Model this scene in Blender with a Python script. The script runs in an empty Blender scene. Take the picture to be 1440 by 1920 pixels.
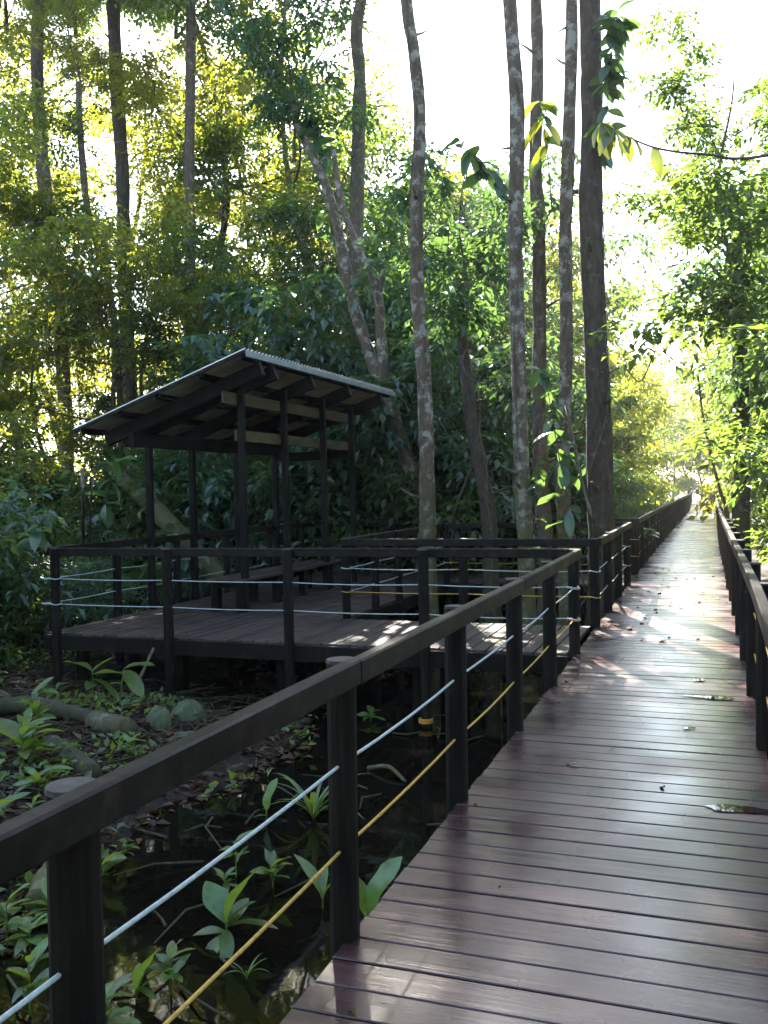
import bpy, math, random
import numpy as np
from mathutils import Matrix, Vector

scene = bpy.context.scene
rad = math.radians

# ------------------------------------------------------------------ camera
cam_data = bpy.data.cameras.new('camera')
cam = bpy.data.objects.new('camera', cam_data)
scene.collection.objects.link(cam)
cam_data.sensor_fit = 'VERTICAL'
cam_data.sensor_height = 36.0
cam_data.lens = 32.5
cam_data.clip_start = 0.05
cam_data.clip_end = 2000
cam.matrix_world = Matrix(((0.94053571, 0.01057424, 0.3395302, 0.0),
                           (0.33911196, 0.02929927, -0.94028965, 0.0),
                           (-0.01989084, 0.99951475, 0.02397116, 1.6),
                           (0, 0, 0, 1)))
scene.camera = cam

# ------------------------------------------------------------------ light
SUN_AZ, SUN_EL = -25.0, 40.0           # degrees left of the boardwalk's direction, above the horizon
world = bpy.data.worlds.new('World')
scene.world = world
world.use_nodes = True
wn = world.node_tree
wn.nodes.clear()
sky = wn.nodes.new('ShaderNodeTexSky')
sky.sky_type = 'NISHITA'
sky.sun_disc = False
sky.sun_elevation = rad(SUN_EL)
sky.sun_rotation = rad(SUN_AZ)
sky.air_density = 1.0
sky.dust_density = 1.0
sky.ozone_density = 1.0
bg = wn.nodes.new('ShaderNodeBackground')
bg.inputs['Strength'].default_value = 0.085
wo = wn.nodes.new('ShaderNodeOutputWorld')
wn.links.new(sky.outputs[0], bg.inputs['Color'])
wn.links.new(bg.outputs[0], wo.inputs['Surface'])

sun_data = bpy.data.lights.new('sun', 'SUN')
sun_data.energy = 5.0
sun_data.angle = rad(0.53)
sun_data.color = (1.0, 0.93, 0.8)
sun = bpy.data.objects.new('sun', sun_data)
scene.collection.objects.link(sun)
SUN_DIR = Vector((math.sin(rad(SUN_AZ)) * math.cos(rad(SUN_EL)),
                  math.cos(rad(SUN_AZ)) * math.cos(rad(SUN_EL)), math.sin(rad(SUN_EL))))
sun.rotation_euler = SUN_DIR.to_track_quat('Z', 'Y').to_euler()
sun.location = (-12, 15, 30)

scene.view_settings.view_transform = 'Standard'
scene.view_settings.look = 'None'
scene.view_settings.gamma = 1.0
scene.view_settings.use_curve_mapping = False
scene.view_settings.exposure = 3.2
cy = scene.cycles
cy.use_denoising = True
cy.max_bounces = 6
cy.diffuse_bounces = 3
cy.glossy_bounces = 3
cy.transmission_bounces = 6
cy.transparent_max_bounces = 8
cy.caustics_reflective = False
cy.caustics_refractive = False
cy.sample_clamp_indirect = 6.0

# ------------------------------------------------------------------ helpers
col = scene.collection
RNG = np.random.default_rng(7)
random.seed(7)


def tag(o, label=None, cat=None, group=None, kind=None):
    if label: o['label'] = label
    if cat: o['category'] = cat
    if group: o['group'] = group
    if kind: o['kind'] = kind
    return o


def empty(name, loc=(0, 0, 0), rz=0.0):
    o = bpy.data.objects.new(name, None)
    o.empty_display_size = 0.2
    o.location = loc
    o.rotation_euler = (0, 0, rz)
    col.objects.link(o)
    return o


def raw_mesh(name, V, F, mat, smooth=False):
    """V (n,3) array; F list of (k, m) int arrays with m = 3 or 4"""
    me = bpy.data.meshes.new(name)
    V = np.asarray(V, dtype=np.float32)
    F = [np.asarray(f, dtype=np.int32) for f in F if len(f)]
    nl = sum(f.size for f in F)
    npoly = sum(len(f) for f in F)
    me.vertices.add(len(V))
    me.vertices.foreach_set('co', V.ravel())
    me.loops.add(nl)
    me.loops.foreach_set('vertex_index', np.concatenate([f.ravel() for f in F]))
    me.polygons.add(npoly)
    tot = np.concatenate([np.full(len(f), f.shape[1], np.int32) for f in F])
    st = np.concatenate([[0], np.cumsum(tot)[:-1]]).astype(np.int32)
    me.polygons.foreach_set('loop_start', st)
    try:
        me.polygons.foreach_set('loop_total', tot)
    except Exception:
        pass
    me.polygons.foreach_set('use_smooth', np.full(npoly, bool(smooth)))
    me.update(calc_edges=True)
    me.validate()
    if mat is not None:
        me.materials.append(mat)
    return me


def link(name, me, parent=None, loc=None):
    o = bpy.data.objects.new(name, me)
    col.objects.link(o)
    if parent is not None:
        o.parent = parent
    if loc is not None:
        o.location = loc
    return o


class MB:
    """collects shapes (world coordinates) and links them as ONE mesh object"""

    def __init__(self):
        self.v, self.t, self.q, self.n = [], [], [], 0

    def add(self, V, T=None, Q=None):
        V = np.asarray(V, float)
        self.v.append(V)
        if T is not None and len(T): self.t.append(np.asarray(T, int) + self.n)
        if Q is not None and len(Q): self.q.append(np.asarray(Q, int) + self.n)
        self.n += len(V)
        return self

    def box(self, c, s, rot=None, bev=0.0):
        """chamfered box: centre, full size, optional 3x3 rotation"""
        h = np.array(s, float) / 2
        b = min(bev, h.min() * 0.45)
        if b <= 0:
            V = np.array([[x, y, z] for x in (-1, 1) for y in (-1, 1) for z in (-1, 1)], float) * h
            Q = [(0, 1, 3, 2), (4, 6, 7, 5), (0, 4, 5, 1), (2, 3, 7, 6), (0, 2, 6, 4), (1, 5, 7, 3)]
            T = []
        else:
            V, idx = [], {}
            for x in (-1, 1):
                for y in (-1, 1):
                    for z in (-1, 1):
                        for ax in range(3):
                            p = np.array([x, y, z], float) * (h - b)
                            p[ax] = (x, y, z)[ax] * h[ax]
                            idx[(x, y, z, ax)] = len(V)
                            V.append(p)
            V = np.array(V)
            T = [tuple(idx[(x, y, z, a)] for a in ((0, 1, 2) if x * y * z > 0 else (0, 2, 1)))
                 for x in (-1, 1) for y in (-1, 1) for z in (-1, 1)]
            Q = []
            for ax in range(3):
                u, w = [a for a in range(3) if a != ax]
                for sg in (-1, 1):
                    f = []
                    for a, c_ in ((-1, -1), (1, -1), (1, 1), (-1, 1)):
                        k = [0, 0, 0]; k[ax] = sg; k[u] = a; k[w] = c_
                        f.append(idx[(k[0], k[1], k[2], ax)])
                    flip = (sg < 0) ^ (ax == 1)
                    Q.append(tuple(f[::-1]) if flip else tuple(f))
            for ax in range(3):                      # edge strips, running along ax
                u, w = [a for a in range(3) if a != ax]
                for a in (-1, 1):
                    for c_ in (-1, 1):
                        k0 = [0, 0, 0]; k1 = [0, 0, 0]
                        k0[ax], k1[ax] = -1, 1
                        for k in (k0, k1): k[u] = a; k[w] = c_
                        Q.append((idx[(*k0, u)], idx[(*k1, u)], idx[(*k1, w)], idx[(*k0, w)]))
        if rot is not None:
            V = V @ np.array(rot).T
        return self.add(V + np.array(c, float), T, Q)

    def bar(self, p, q, w, h, up=(0, 0, 1), bev=0.006):
        p, q = np.array(p, float), np.array(q, float)
        d = q - p; L = np.linalg.norm(d); d /= L
        u = np.array(up, float)
        s = np.cross(u, d); s /= np.linalg.norm(s)
        u = np.cross(d, s)
        return self.box((p + q) / 2, (L, w, h), np.stack([d, s, u], 1), bev)

    def tube(self, pts, r, n=10, caps=True, jitter=0.0, rng=None):
        P = np.array(pts, float); m = len(P)
        R = np.full(m, r, float) if np.isscalar(r) else np.array(r, float)
        D = np.gradient(P, axis=0) if m > 2 else np.repeat((P[1] - P[0])[None], 2, 0)
        D /= np.linalg.norm(D, axis=1, keepdims=True) + 1e-9
        ref = np.array([0, 0, 1.0]) if abs(D[:, 2].mean()) < 0.8 else np.array([1.0, 0, 0])
        S = np.cross(ref, D); S /= np.linalg.norm(S, axis=1, keepdims=True) + 1e-9
        U = np.cross(D, S)
        a = np.arange(n) * 2 * np.pi / n
        rr = R[:, None] * np.ones((m, n))
        if jitter and rng is not None:
            rr = rr * (1 + jitter * rng.standard_normal((m, n)))
        V = P[:, None] + rr[..., None] * (np.cos(a)[None, :, None] * S[:, None] + np.sin(a)[None, :, None] * U[:, None])
        V = V.reshape(-1, 3)
        i, j = np.meshgrid(np.arange(m - 1), np.arange(n), indexing='ij')
        j2 = (j + 1) % n
        Q = np.stack([i * n + j, i * n + j2, (i + 1) * n + j2, (i + 1) * n + j], -1).reshape(-1, 4)
        T = []
        if caps:
            V = np.vstack([V, P[0], P[-1]])
            for k in range(n):
                T.append((m * n, (k + 1) % n, k))
                T.append((m * n + 1, (m - 1) * n + k, (m - 1) * n + (k + 1) % n))
        return self.add(V, T, Q)

    def mesh(self, name, mat, smooth=False, origin=(0, 0, 0)):
        V = np.vstack(self.v) - np.array(origin, float)
        F = []
        if self.t: F.append(np.vstack(self.t))
        if self.q: F.append(np.vstack(self.q))
        return raw_mesh(name, V, F, mat, smooth)

    def build(self, name, mat, parent=None, smooth=False, origin=None):
        if origin is None:
            origin = tuple(parent.location) if parent is not None else (0, 0, 0)
        o = link(name, self.mesh(name, mat, smooth, origin), parent)
        if parent is None:
            o.location = origin
        return o


def spline(pts, n):
    """Catmull-Rom through control points, n samples"""
    P = np.array(pts, float)
    if len(P) == 2:
        t = np.linspace(0, 1, n)[:, None]
        return P[0] * (1 - t) + P[1] * t
    A = np.vstack([2 * P[0] - P[1], P, 2 * P[-1] - P[-2]])
    out = []
    for u in np.linspace(0, len(P) - 1 - 1e-6, n):
        i = int(u); t = u - i
        p0, p1, p2, p3 = A[i], A[i + 1], A[i + 2], A[i + 3]
        out.append(0.5 * (2 * p1 + (p2 - p0) * t + (2 * p0 - 5 * p1 + 4 * p2 - p3) * t * t + (3 * p1 - p0 - 3 * p2 + p3) * t ** 3))
    return np.array(out)


def copy_tree(o, parent=None):
    c = o.copy()
    col.objects.link(c)
    c.parent = parent
    for ch in o.children:
        copy_tree(ch, c)
    return c


# ------------------------------------------------------------------ materials
def new_mat(name):
    m = bpy.data.materials.new(name)
    m.use_nodes = True
    nt = m.node_tree
    nt.nodes.clear()
    out = nt.nodes.new('ShaderNodeOutputMaterial')
    return m, nt, out


def N(nt, typ, **kw):
    n = nt.nodes.new(typ)
    for k, v in kw.items():
        if k in n.inputs:
            n.inputs[k].default_value = v
        else:
            setattr(n, k, v)
    return n


def ramp(nt, src, stops):
    r = nt.nodes.new('ShaderNodeValToRGB')
    e = r.color_ramp.elements
    while len(e) < len(stops): e.new(0.5)
    for k, (p, c) in enumerate(stops):
        e[k].position = p
        e[k].color = (*c, 1) if len(c) == 3 else c
    nt.links.new(src, r.inputs[0])
    return r


def g(v): return (v, v, v)


def wood_mat(name, c_dark, c_mid, c_light, rough=(0.35, 0.6), grain=(2, 60, 60), bump=0.25, spec=0.5, wet=None, objrand=0.35):
    m, nt, out = new_mat(name)
    L = nt.links.new
    tc = N(nt, 'ShaderNodeTexCoord')
    oi = N(nt, 'ShaderNodeObjectInfo')
    off = N(nt, 'ShaderNodeVectorMath', operation='MULTIPLY_ADD')
    L(oi.outputs['Random'], off.inputs[0])
    off.inputs[1].default_value = (37.0, 91.0, 53.0)
    L(tc.outputs['Object'], off.inputs[2])
    mp = N(nt, 'ShaderNodeMapping')
    mp.inputs['Scale'].default_value = grain
    L(off.outputs[0], mp.inputs['Vector'])
    n1 = N(nt, 'ShaderNodeTexNoise', Scale=1.0, Detail=5.0, Roughness=0.62)
    L(mp.outputs[0], n1.inputs['Vector'])
    n2 = N(nt, 'ShaderNodeTexNoise', Scale=3.2, Detail=4.0, Roughness=0.6)
    L(off.outputs[0], n2.inputs['Vector'])
    r1 = ramp(nt, n1.outputs['Fac'], [(0.28, c_dark), (0.5, c_mid), (0.75, c_light)])
    mx = N(nt, 'ShaderNodeMixRGB', blend_type='MULTIPLY')
    mx.inputs['Fac'].default_value = 0.8
    r2 = ramp(nt, n2.outputs['Fac'], [(0.3, g(0.55)), (0.7, g(1.15))])
    L(r1.outputs[0], mx.inputs[1]); L(r2.outputs[0], mx.inputs[2])
    rr = ramp(nt, oi.outputs['Random'], [(0.0, g(1 - objrand)), (1.0, g(1 + objrand))])
    mx2 = N(nt, 'ShaderNodeMixRGB', blend_type='MULTIPLY')
    mx2.inputs['Fac'].default_value = 1.0
    L(mx.outputs[0], mx2.inputs[1]); L(rr.outputs[0], mx2.inputs[2])
    geo0 = N(nt, 'ShaderNodeNewGeometry')
    n4 = N(nt, 'ShaderNodeTexNoise', Scale=2.3, Detail=5.0, Roughness=0.62)
    L(geo0.outputs['Position'], n4.inputs['Vector'])
    r4 = ramp(nt, n4.outputs['Fac'], [(0.33, g(0.5)), (0.52, g(0.95)), (0.7, g(1.25))])
    mx3 = N(nt, 'ShaderNodeMixRGB', blend_type='MULTIPLY'); mx3.inputs['Fac'].default_value = 0.85
    L(mx2.outputs[0], mx3.inputs[1]); L(r4.outputs[0], mx3.inputs[2])
    p = N(nt, 'ShaderNodeBsdfPrincipled')
    L(mx3.outputs[0], p.inputs['Base Color'])
    n3 = N(nt, 'ShaderNodeTexNoise', Scale=1.7, Detail=1.5, Roughness=0.5)
    geo = N(nt, 'ShaderNodeNewGeometry')
    L(geo.outputs['Position'], n3.inputs['Vector'])
    r3 = N(nt, 'ShaderNodeMapRange')
    r3.inputs['From Min'].default_value = 0.15; r3.inputs['From Max'].default_value = 0.85
    r3.inputs['To Min'].default_value = rough[0]; r3.inputs['To Max'].default_value = rough[1]
    L(n3.outputs['Fac'], r3.inputs['Value'])
    L(r3.outputs[0], p.inputs['Roughness'])
    p.inputs['Specular IOR Level'].default_value = spec
    bp = N(nt, 'ShaderNodeBump', Strength=bump, Distance=0.004)
    L(n1.outputs['Fac'], bp.inputs['Height'])
    L(bp.outputs[0], p.inputs['Normal'])
    L(p.outputs[0], out.inputs['Surface'])
    return m


def simple_mat(name, color, rough=0.6, spec=0.4, noise=0.25, scale=8.0, metallic=0.0, bump=0.0):
    m, nt, out = new_mat(name)
    L = nt.links.new
    tc = N(nt, 'ShaderNodeTexCoord')
    n = N(nt, 'ShaderNodeTexNoise', Scale=scale, Detail=4.0, Roughness=0.6)
    L(tc.outputs['Object'], n.inputs['Vector'])
    c = np.array(color)
    r = ramp(nt, n.outputs['Fac'], [(0.3, tuple(c * (1 - noise))), (0.7, tuple(np.minimum(c * (1 + noise), 1)))])
    p = N(nt, 'ShaderNodeBsdfPrincipled', Roughness=rough, Metallic=metallic)
    p.inputs['Specular IOR Level'].default_value = spec
    L(r.outputs[0], p.inputs['Base Color'])
    if bump:
        b = N(nt, 'ShaderNodeBump', Strength=bump, Distance=0.01)
        L(n.outputs['Fac'], b.inputs['Height']); L(b.outputs[0], p.inputs['Normal'])
    L(p.outputs[0], out.inputs['Surface'])
    return m


def leaf_mat(name, c0, c1, trans, tmix=0.45, gloss=0.09, grough=0.35, spots=False):
    """c0..c1: reflectance range per leaf; trans: colour of light passing through"""
    m, nt, out = new_mat(name)
    L = nt.links.new
    geo = N(nt, 'ShaderNodeNewGeometry')
    oi = N(nt, 'ShaderNodeObjectInfo')
    rp = ramp(nt, geo.outputs['Random Per Island'], [(0.0, c0), (0.75, c1), (1.0, tuple(min(1, v * 1.5) for v in c1))])
    hv = N(nt, 'ShaderNodeHueSaturation')
    mr = N(nt, 'ShaderNodeMapRange')
    mr.inputs['To Min'].default_value = 0.47; mr.inputs['To Max'].default_value = 0.525
    L(oi.outputs['Random'], mr.inputs['Value'])
    L(mr.outputs[0], hv.inputs['Hue'])
    mv = N(nt, 'ShaderNodeMapRange')
    mv.inputs['To Min'].default_value = 0.7; mv.inputs['To Max'].default_value = 1.3
    wn_ = N(nt, 'ShaderNodeTexWhiteNoise', noise_dimensions='1D'); L(oi.outputs['Random'], wn_.inputs['W'])
    L(wn_.outputs['Value'], mv.inputs['Value']); L(mv.outputs[0], hv.inputs['Value'])
    L(rp.outputs[0], hv.inputs['Color'])
    d = N(nt, 'ShaderNodeBsdfDiffuse')
    if spots:
        ns = N(nt, 'ShaderNodeTexNoise', Scale=22.0, Detail=4.0, Roughness=0.7)
        L(geo.outputs['Position'], ns.inputs['Vector'])
        rs_ = ramp(nt, ns.outputs['Fac'], [(0.36, (0.30, 0.20, 0.08)), (0.44, (0.75, 0.8, 0.7)), (0.62, (1.15, 1.1, 1.0))])
        ms_ = N(nt, 'ShaderNodeMixRGB', blend_type='MULTIPLY'); ms_.inputs['Fac'].default_value = 0.9
        L(hv.outputs[0], ms_.inputs[1]); L(rs_.outputs[0], ms_.inputs[2])
        L(ms_.outputs[0], d.inputs['Color'])
    else:
        L(hv.outputs[0], d.inputs['Color'])
    t = N(nt, 'ShaderNodeBsdfTranslucent')
    rt = ramp(nt, geo.outputs['Random Per Island'], [(0.0, tuple(v * 0.65 for v in trans)), (1.0, tuple(min(1, v * 1.25) for v in trans))])
    L(rt.outputs[0], t.inputs['Color'])
    a = N(nt, 'ShaderNodeMixShader'); a.inputs[0].default_value = tmix
    L(d.outputs[0], a.inputs[1]); L(t.outputs[0], a.inputs[2])
    gl = N(nt, 'ShaderNodeBsdfGlossy', Roughness=grough)
    gl.inputs['Color'].default_value = (0.9, 0.95, 1, 1)
    b = N(nt, 'ShaderNodeMixShader'); b.inputs[0].default_value = gloss
    L(a.outputs[0], b.inputs[1]); L(gl.outputs[0], b.inputs[2])
    L(b.outputs[0], out.inputs['Surface'])
    return m


def bark_mat(name, base, lichen, moss, lichen_amt=0.5, moss_top=2.0, moss_amt=0.6, scale=1.0):
    m, nt, out = new_mat(name)
    L = nt.links.new
    geo = N(nt, 'ShaderNodeNewGeometry')
    mp = N(nt, 'ShaderNodeMapping'); mp.inputs['Scale'].default_value = (1, 1, 0.35)
    L(geo.outputs['Position'], mp.inputs['Vector'])
    n1 = N(nt, 'ShaderNodeTexNoise', Scale=16 * scale, Detail=6.0, Roughness=0.65)
    L(mp.outputs[0], n1.inputs['Vector'])
    b = np.array(base)
    r1 = ramp(nt, n1.outputs['Fac'], [(0.3, tuple(b * 0.45)), (0.55, tuple(b)), (0.75, tuple(b * 1.45))])
    n2 = N(nt, 'ShaderNodeTexNoise', Scale=6.5 * scale, Detail=7.0, Roughness=0.68)
    L(geo.outputs['Position'], n2.inputs['Vector'])
    e = 0.62 - 0.14 * lichen_amt
    r2 = ramp(nt, n2.outputs['Fac'], [(e - 0.03, g(0)), (e + 0.06, g(0.85))])
    mx = N(nt, 'ShaderNodeMixRGB')
    L(r2.outputs[0], mx.inputs['Fac']); L(r1.outputs[0], mx.inputs[1])
    mx.inputs[2].default_value = (*lichen, 1)
    # moss grows on the foot of the trunk
    sx = N(nt, 'ShaderNodeSeparateXYZ'); L(geo.outputs['Position'], sx.inputs[0])
    n3 = N(nt, 'ShaderNodeTexNoise', Scale=3.0, Detail=4.0)
    L(geo.outputs['Position'], n3.inputs['Vector'])
    ma = N(nt, 'ShaderNodeMath', operation='MULTIPLY_ADD')
    L(n3.outputs['Fac'], ma.inputs[0]); ma.inputs[1].default_value = -4.0; L(sx.outputs['Z'], ma.inputs[2])
    mr = N(nt, 'ShaderNodeMapRange')
    mr.inputs['From Min'].default_value = moss_top - 3.4; mr.inputs['From Max'].default_value = moss_top - 1.2
    mr.inputs['To Min'].default_value = moss_amt; mr.inputs['To Max'].default_value = 0.0
    L(ma.outputs[0], mr.inputs['Value'])
    mx2 = N(nt, 'ShaderNodeMixRGB')
    L(mr.outputs[0], mx2.inputs['Fac']); L(mx.outputs[0], mx2.inputs[1])
    mx2.inputs[2].default_value = (*moss, 1)
    p = N(nt, 'ShaderNodeBsdfPrincipled', Roughness=0.85)
    p.inputs['Specular IOR Level'].default_value = 0.25
    L(mx2.outputs[0], p.inputs['Base Color'])
    bp = N(nt, 'ShaderNodeBump', Strength=0.6, Distance=0.03)
    L(n1.outputs['Fac'], bp.inputs['Height']); L(bp.outputs[0], p.inputs['Normal'])
    L(p.outputs[0], out.inputs['Surface'])
    return m


M = {}
M['deck'] = wood_mat('deck_wood', (0.021, 0.0085, 0.008), (0.060, 0.0255, 0.024), (0.115, 0.054, 0.051),
                     rough=(0.12, 0.44), grain=(2.2, 42, 42), bump=0.35, spec=0.7, objrand=0.38)
M['deck_y'] = wood_mat('platform_wood', (0.026, 0.015, 0.012), (0.056, 0.033, 0.028), (0.09, 0.055, 0.048),
                       rough=(0.38, 0.62), grain=(55, 2.2, 55), bump=0.35, spec=0.45, objrand=0.28)
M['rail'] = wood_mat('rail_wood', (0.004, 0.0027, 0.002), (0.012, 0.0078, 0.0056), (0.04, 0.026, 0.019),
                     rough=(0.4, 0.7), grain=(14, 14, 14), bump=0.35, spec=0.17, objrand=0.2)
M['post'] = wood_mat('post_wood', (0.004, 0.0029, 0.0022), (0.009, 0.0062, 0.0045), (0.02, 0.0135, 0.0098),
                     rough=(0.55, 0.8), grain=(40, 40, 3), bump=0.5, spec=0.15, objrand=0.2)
M['tan'] = wood_mat('tan_beam_wood', (0.05, 0.037, 0.015), (0.085, 0.063, 0.026), (0.13, 0.10, 0.042),
                    rough=(0.6, 0.8), grain=(40, 3, 40), bump=0.2, spec=0.25, objrand=0.1)
M['sheet'] = simple_mat('roof_sheet', (0.52, 0.48, 0.43), rough=0.6, spec=0.4, noise=0.3, scale=3.0)
M['flash'] = simple_mat('roof_flashing', (0.26, 0.27, 0.28), rough=0.5, spec=0.5, noise=0.2, scale=5.0)
M['rope_w'] = simple_mat('white_rope', (0.40, 0.43, 0.42), rough=0.7, noise=0.25, scale=60)
M['rope_y'] = simple_mat('yellow_rope', (0.45, 0.26, 0.04), rough=0.6, noise=0.35, scale=60)
M['rope_o'] = simple_mat('orange_rope', (0.55, 0.24, 0.03), rough=0.7, noise=0.3, scale=60)
M['leaf_fine'] = leaf_mat('small_leaf', (0.030, 0.055, 0.014), (0.060, 0.095, 0.022), (0.42, 0.44, 0.035), 0.55, 0.05, 0.4)
M['leaf_mid'] = leaf_mat('mid_leaf', (0.022, 0.048, 0.016), (0.045, 0.085, 0.026), (0.22, 0.33, 0.04), 0.45, 0.06, 0.35)
M['leaf_broad'] = leaf_mat('broad_leaf', (0.018, 0.045, 0.022), (0.035, 0.080, 0.036), (0.15, 0.27, 0.05), 0.4, 0.07, 0.32)
M['leaf_lime'] = leaf_mat('lime_leaf', (0.05, 0.09, 0.012), (0.08, 0.12, 0.02), (0.42, 0.46, 0.04), 0.5, 0.06, 0.35)
M['leaf_near'] = leaf_mat('seedling_leaf', (0.07, 0.13, 0.022), (0.11, 0.185, 0.030), (0.30, 0.40, 0.04), 0.42, 0.05, 0.4, spots=True)
M['vine'] = leaf_mat('vine_leaf', (0.045, 0.040, 0.012), (0.075, 0.065, 0.020), (0.28, 0.20, 0.035), 0.45, 0.03, 0.5)
M['dead'] = leaf_mat('dead_leaf', (0.030, 0.014, 0.006), (0.075, 0.038, 0.016), (0.10, 0.05, 0.02), 0.15, 0.02, 0.4)
M['dead_pale'] = leaf_mat('pale_dead_leaf', (0.16, 0.12, 0.06), (0.3, 0.24, 0.14), (0.2, 0.15, 0.06), 0.15, 0.06, 0.4)
M['bark_pale'] = bark_mat('pale_bark', (0.125, 0.088, 0.06), (0.33, 0.30, 0.25), (0.075, 0.078, 0.022), 0.55, 1.6, 0.75)
M['bark_dark'] = bark_mat('dark_bark', (0.075, 0.055, 0.042), (0.15, 0.14, 0.12), (0.06, 0.065, 0.02), 0.12, 1.2, 0.5)
M['bark_moss'] = bark_mat('mossy_bark', (0.10, 0.078, 0.05), (0.18, 0.165, 0.12), (0.08, 0.074, 0.024), 0.3, 5.0, 0.7)
M['bark_white'] = bark_mat('whitish_bark', (0.24, 0.21, 0.18), (0.46, 0.45, 0.43), (0.10, 0.10, 0.03), 0.6, 3.0, 0.7)
M['bark_brown'] = bark_mat('brown_bark', (0.12, 0.088, 0.062), (0.22, 0.2, 0.16), (0.06, 0.065, 0.02), 0.3, 1.5, 0.4)
M['log'] = bark_mat('log_bark', (0.06, 0.045, 0.034), (0.16, 0.15, 0.11), (0.05, 0.058, 0.018), 0.2, 2.0, 0.4)
M['stone'] = bark_mat('mossy_stone', (0.11, 0.105, 0.09), (0.22, 0.22, 0.2), (0.075, 0.10, 0.03), 0.4, 2.6, 0.6, 1.6)
M['sawn'] = wood_mat('sawn_end_wood', (0.03, 0.024, 0.02), (0.055, 0.044, 0.038), (0.085, 0.068, 0.06), rough=(0.6, 0.8), grain=(30, 30, 30), bump=0.2, spec=0.4)


def ground_material():
    m, nt, out = new_mat('swamp_soil')
    L = nt.links.new
    geo = N(nt, 'ShaderNodeNewGeometry')
    n1 = N(nt, 'ShaderNodeTexNoise', Scale=7.0, Detail=8.0, Roughness=0.65)
    n2 = N(nt, 'ShaderNodeTexVoronoi', Scale=14.0)
    n3 = N(nt, 'ShaderNodeTexNoise', Scale=0.9, Detail=3.0)
    for n in (n1, n2, n3): L(geo.outputs['Position'], n.inputs['Vector'])
    r1 = ramp(nt, n1.outputs['Fac'], [(0.3, (0.006, 0.004, 0.003)), (0.55, (0.018, 0.012, 0.008)), (0.78, (0.05, 0.032, 0.019))])
    r2 = ramp(nt, n2.outputs['Color'], [(0.2, g(0.5)), (0.8, g(1.3))])
    mx = N(nt, 'ShaderNodeMixRGB', blend_type='MULTIPLY'); mx.inputs['Fac'].default_value = 0.7
    L(r1.outputs[0], mx.inputs[1]); L(r2.outputs[0], mx.inputs[2])
    p = N(nt, 'ShaderNodeBsdfPrincipled')
    p.inputs['Specular IOR Level'].default_value = 0.2
    L(mx.outputs[0], p.inputs['Base Color'])
    r3 = ramp(nt, n3.outputs['Fac'], [(0.35, g(0.6)), (0.65, g(0.95))])
    L(r3.outputs[0], p.inputs['Roughness'])
    bp = N(nt, 'ShaderNodeBump', Strength=0.8, Distance=0.05)
    L(n1.outputs['Fac'], bp.inputs['Height']); L(bp.outputs[0], p.inputs['Normal'])
    L(p.outputs[0], out.inputs['Surface'])
    return m


def water_material():
    m, nt, out = new_mat('swamp_water')
    L = nt.links.new
    geo = N(nt, 'ShaderNodeNewGeometry')
    n1 = N(nt, 'ShaderNodeTexNoise', Scale=5.0, Detail=2.0)
    L(geo.outputs['Position'], n1.inputs['Vector'])
    p = N(nt, 'ShaderNodeBsdfPrincipled', Roughness=0.03, IOR=1.33)
    p.inputs['Base Color'].default_value = (0.005, 0.004, 0.0025, 1)
    bp = N(nt, 'ShaderNodeBump', Strength=0.05, Distance=0.02)
    L(n1.outputs['Fac'], bp.inputs['Height']); L(bp.outputs[0], p.inputs['Normal'])
    L(p.outputs[0], out.inputs['Surface'])
    return m


M['ground'] = ground_material()
M['water'] = water_material()
pm, nt, out = new_mat('puddle_water')
p_ = N(nt, 'ShaderNodeBsdfPrincipled', Roughness=0.02, IOR=1.33)
p_.inputs['Base Color'].default_value = (0.035, 0.02, 0.016, 1)
nt.links.new(p_.outputs[0], out.inputs['Surface'])
M['puddle'] = pm

# ------------------------------------------------------------------ ground and water
WATER_Z = -0.78


def smooth_noise(x, y, seed, f):
    r = np.random.default_rng(seed)
    z = np.zeros_like(x)
    for k in range(7):
        a = r.uniform(0, 2 * np.pi); ph = r.uniform(0, 6.28); ff = f * r.uniform(0.6, 1.7)
        z += np.sin((x * np.cos(a) + y * np.sin(a)) * ff + ph)
    return z / 7


def ground_h(x, y):
    x, y = np.asarray(x, float), np.asarray(y, float)
    h = -0.72 + 0.10 * smooth_noise(x, y, 1, 0.9) + 0.05 * smooth_noise(x, y, 2, 3.1) + 0.03 * smooth_noise(x, y, 3, 9.0)
    bank = 1 / (1 + np.exp((x + 4.55 + 0.32 * (y - 6.0)) * 2.2))           # left bank
    h = h + 0.17 * bank
    pool = np.exp(-(((x + 2.5) / 1.7) ** 2 + ((y - 5.2) / 3.3) ** 2) ** 1.5)
    h = h - 0.24 * pool
    under = np.exp(-(((x + 4.2) / 3.0) ** 4 + ((y - 10.5) / 2.2) ** 4))
    h = h - 0.16 * under
    far = np.clip((np.hypot(x, y - 8) - 14) / 20, 0, 1)
    return h + 0.25 * far


def axis(lo, hi, c0, c1, fine, coarse_n):
    a = np.arange(c0, c1 + fine, fine)
    left = c0 - np.geomspace(0.6, c0 - lo, coarse_n)[::-1]
    right = c1 + np.geomspace(0.6, hi - c1, coarse_n)
    return np.concatenate([left, a, right])


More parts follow.
